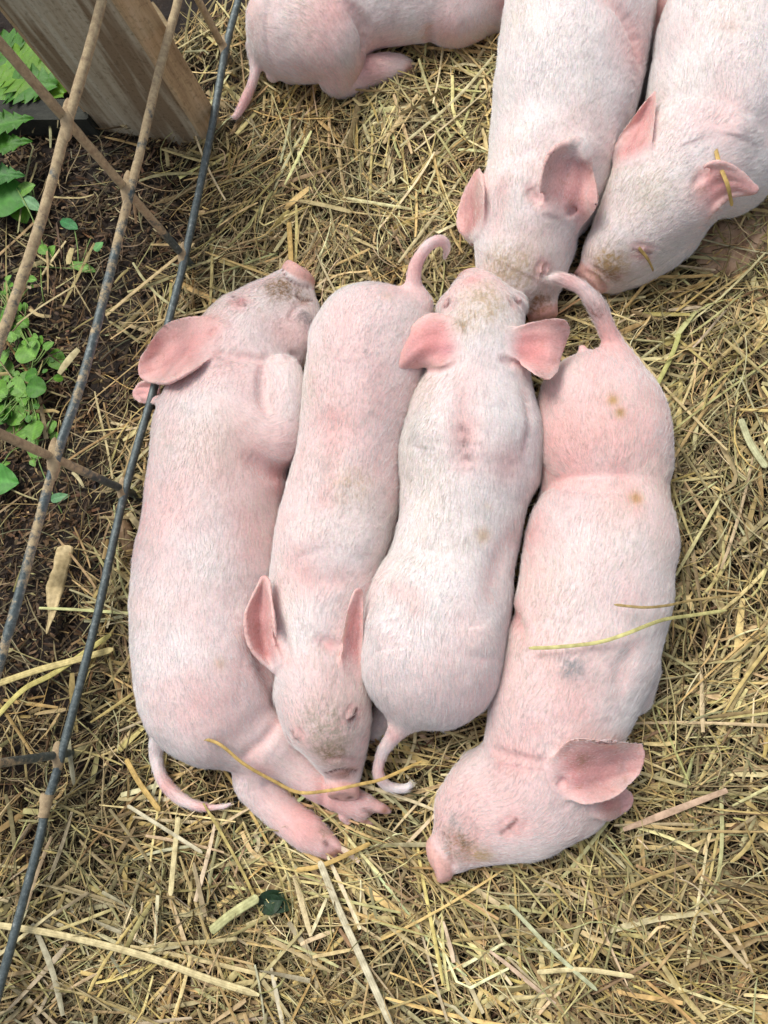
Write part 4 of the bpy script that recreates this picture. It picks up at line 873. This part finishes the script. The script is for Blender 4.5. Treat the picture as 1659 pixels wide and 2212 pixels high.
def plant(name, label, leaves, stems, at, scol=(.22, .33, .10)):
    e = empty(name, P(*at, 0)); tag(e, label, 'weed', 'green weeds growing by the fence')
    V, Fc, C = join([leaf_mesh(*l[:-1], **l[-1]) for l in leaves]); child('foliage', V, Fc, m_leaf, e, col=C)
    V, Fc, o = [], [], 0
    for st, r in stems:
        v_, f_ = tube(cat([P(*q) for q in st], 6), r, 6); V.append(v_); Fc += [tuple(o+i for i in f) for f in f_]; o += len(v_)
    V = np.vstack(V); child('stem', V, Fc, m_leaf, e, col=np.tile(scol, (len(V), 1)))
G1, G2, G3 = (.05, .17, .012), (.10, .25, .02), (.14, .30, .05)
plant('nettle', 'big leaved nettle with jagged edges at the left edge below the board', [
 ((-70, 290), (62, 250), .10, .09, .9, dict(teeth=7, shape='lance', col=G1)), ((-80, 330), (58, 300), .09, .085, .8, dict(teeth=7, shape='lance', col=G1)),
 ((-70, 380), (45, 375), .08, .07, .9, dict(teeth=7, shape='lance', col=(.045, .17, .03))), ((-60, 430), (60, 425), .06, .05, .8, dict(shape='oval', col=(.06, .22, .03)))],
 [([(-60, 440, 0), (-70, 380, .06), (-80, 290, .1)], .002)], (-60, 430))
plant('nettle', 'bright green nettle leaves behind the board, left of the post', [
 ((-10, 120), (128, 190), .05, .05, .75, dict(teeth=9, shape='oval', col=(.11, .25, .01))), ((-30, 200), (110, 175), .04, .06, .6, dict(teeth=8, shape='oval', col=(.05, .17, .015))),
 ((-30, 90), (60, 130), .04, .05, .8, dict(teeth=6, shape='oval', col=G1)), ((-50, 160), (60, 205), .04, .05, .8, dict(teeth=6, shape='oval', col=G2))],
 [([(-30, 150, 0), (0, 150, .04), (40, 160, .05)], .002)], (-30, 150))
def small(cx, cy, n, spread, size, sd_, cols=(G2, G3, G1), zt=.04):
    rg = random.Random(sd_); lv, sm = [], []
    for i in range(n):
        x, y = cx+rg.uniform(-1, 1)*spread[0], cy+rg.uniform(-1, 1)*spread[1]; a_ = rg.uniform(0, 6.28); sz = size*rg.choice([.5, .7, 1.0, 1.35])*rg.uniform(.85, 1.15); z = rg.uniform(.4, 1.1)*zt
        lv.append(((x, y), (x+sz*math.cos(a_), y+sz*math.sin(a_)), z, z*rg.uniform(.7, 1.2), rg.uniform(.75, 1.0), dict(shape=rg.choice(['heart', 'oval']), col=rg.choice(cols), cup=rg.uniform(0, .3))))
        sm.append(([(cx+rg.uniform(-.4, .4)*spread[0], cy+rg.uniform(-.4, .4)*spread[1], 0), ((cx+x)/2+rg.uniform(-12, 12), (cy+y)/2+rg.uniform(-12, 12), z*.8), (x, y, z)], .0011))
    return lv, sm
l, s2 = small(55, 830, 42, (66, 85), 32, 3); plant('weed_plant', 'largest clump of round leaved green weeds, left edge beside the fence rods', l, s2, (55, 830))
l, s2 = small(30, 690, 44, (40, 90), 17, 8, (G3, G2)); plant('weed_plant', 'loose pale green weed with thin stems just above the largest clump', l, s2, (30, 700))
l, s2 = small(20, 440, 5, (30, 40), 44, 5); s2 += [([(70, 400, .03), (90, 520, .02), (95, 560, .0)], .0012), ([(20, 380, .05), (60, 450, .05), (95, 530, .03)], .0012)]
l += [((42, 415), (75, 398), .05, .05, .9, dict(shape='heart', col=G3)), ((48, 425), (85, 452), .05, .045, .5, dict(shape='oval', col=(.14, .3, .14)))]
plant('weed_plant', 'thin stemmed green weed below the nettle leaves at the left edge', l, s2, (60, 450))
l = [((148, 568), (205, 585), .02, .02, .3, dict(shape='oval', col=G3)), ((107, 552), (118, 530), .02, .03, .95, dict(shape='heart', col=G3)), ((205, 540), (222, 522), .02, .02, .9, dict(shape='heart', col=(.12, .34, .1))), ((85, 530), (100, 548), .03, .03, .8, dict(shape='oval', col=G2)), ((130, 475), (165, 492), .02, .03, .4, dict(shape='oval', col=(.04, .18, .06)))]
s2 = [([(60, 575, .015), (120, 578, .012), (175, 582, .01)], .0012), ([(170, 582, .01), (167, 530, .02), (158, 480, .025)], .0012), ([(172, 582, .01), (190, 530, .02), (196, 515, .02)], .001), ([(88, 560, 0), (90, 620, .02), (97, 660, .0)], .0012)]
plant('weed_plant', 'small creeping weed with a straight pale stem on dark soil between rods', l, s2, (120, 575))
l = [((-30, 1035), (38, 1042), .03, .03, .95, dict(shape='heart', col=(.07, .26, .04))), ((112, 1078), (150, 1070), .015, .015, .5, dict(shape='heart', col=(.11, .26, .12))), ((30, 950), (60, 935), .02, .02, .7, dict(shape='oval', col=G2)), ((60, 975), (95, 985), .02, .02, .5, dict(shape='oval', col=G2))]
l3, s3 = small(60, 960, 8, (60, 45), 24, 11, (G3, G2), .02); plant('weed_plant', 'sparse weed below the lowest green clump, next to the middle cross rod', l+l3, s3+[([(70, 900, .02), (85, 1000, .02), (135, 1110, .005)], .0012), ([(-30, 1035, .02), (0, 1030, .02)], .001)], (50, 980))
V, Fc, C = join([leaf_mesh((560, 1962), (612, 1930), .034, .038, .75, shape='oval', col=(.02, .045, .022), cup=.6), leaf_mesh((570, 1938), (630, 1960), .036, .035, .55, shape='oval', col=(.025, .055, .028), cup=.8)])
o = mesh_obj('wilted_leaf', V, Fc, m_leaf, col=C); tag(o, 'crumpled dark green leaf lying on the straw at the bottom', 'leaf')
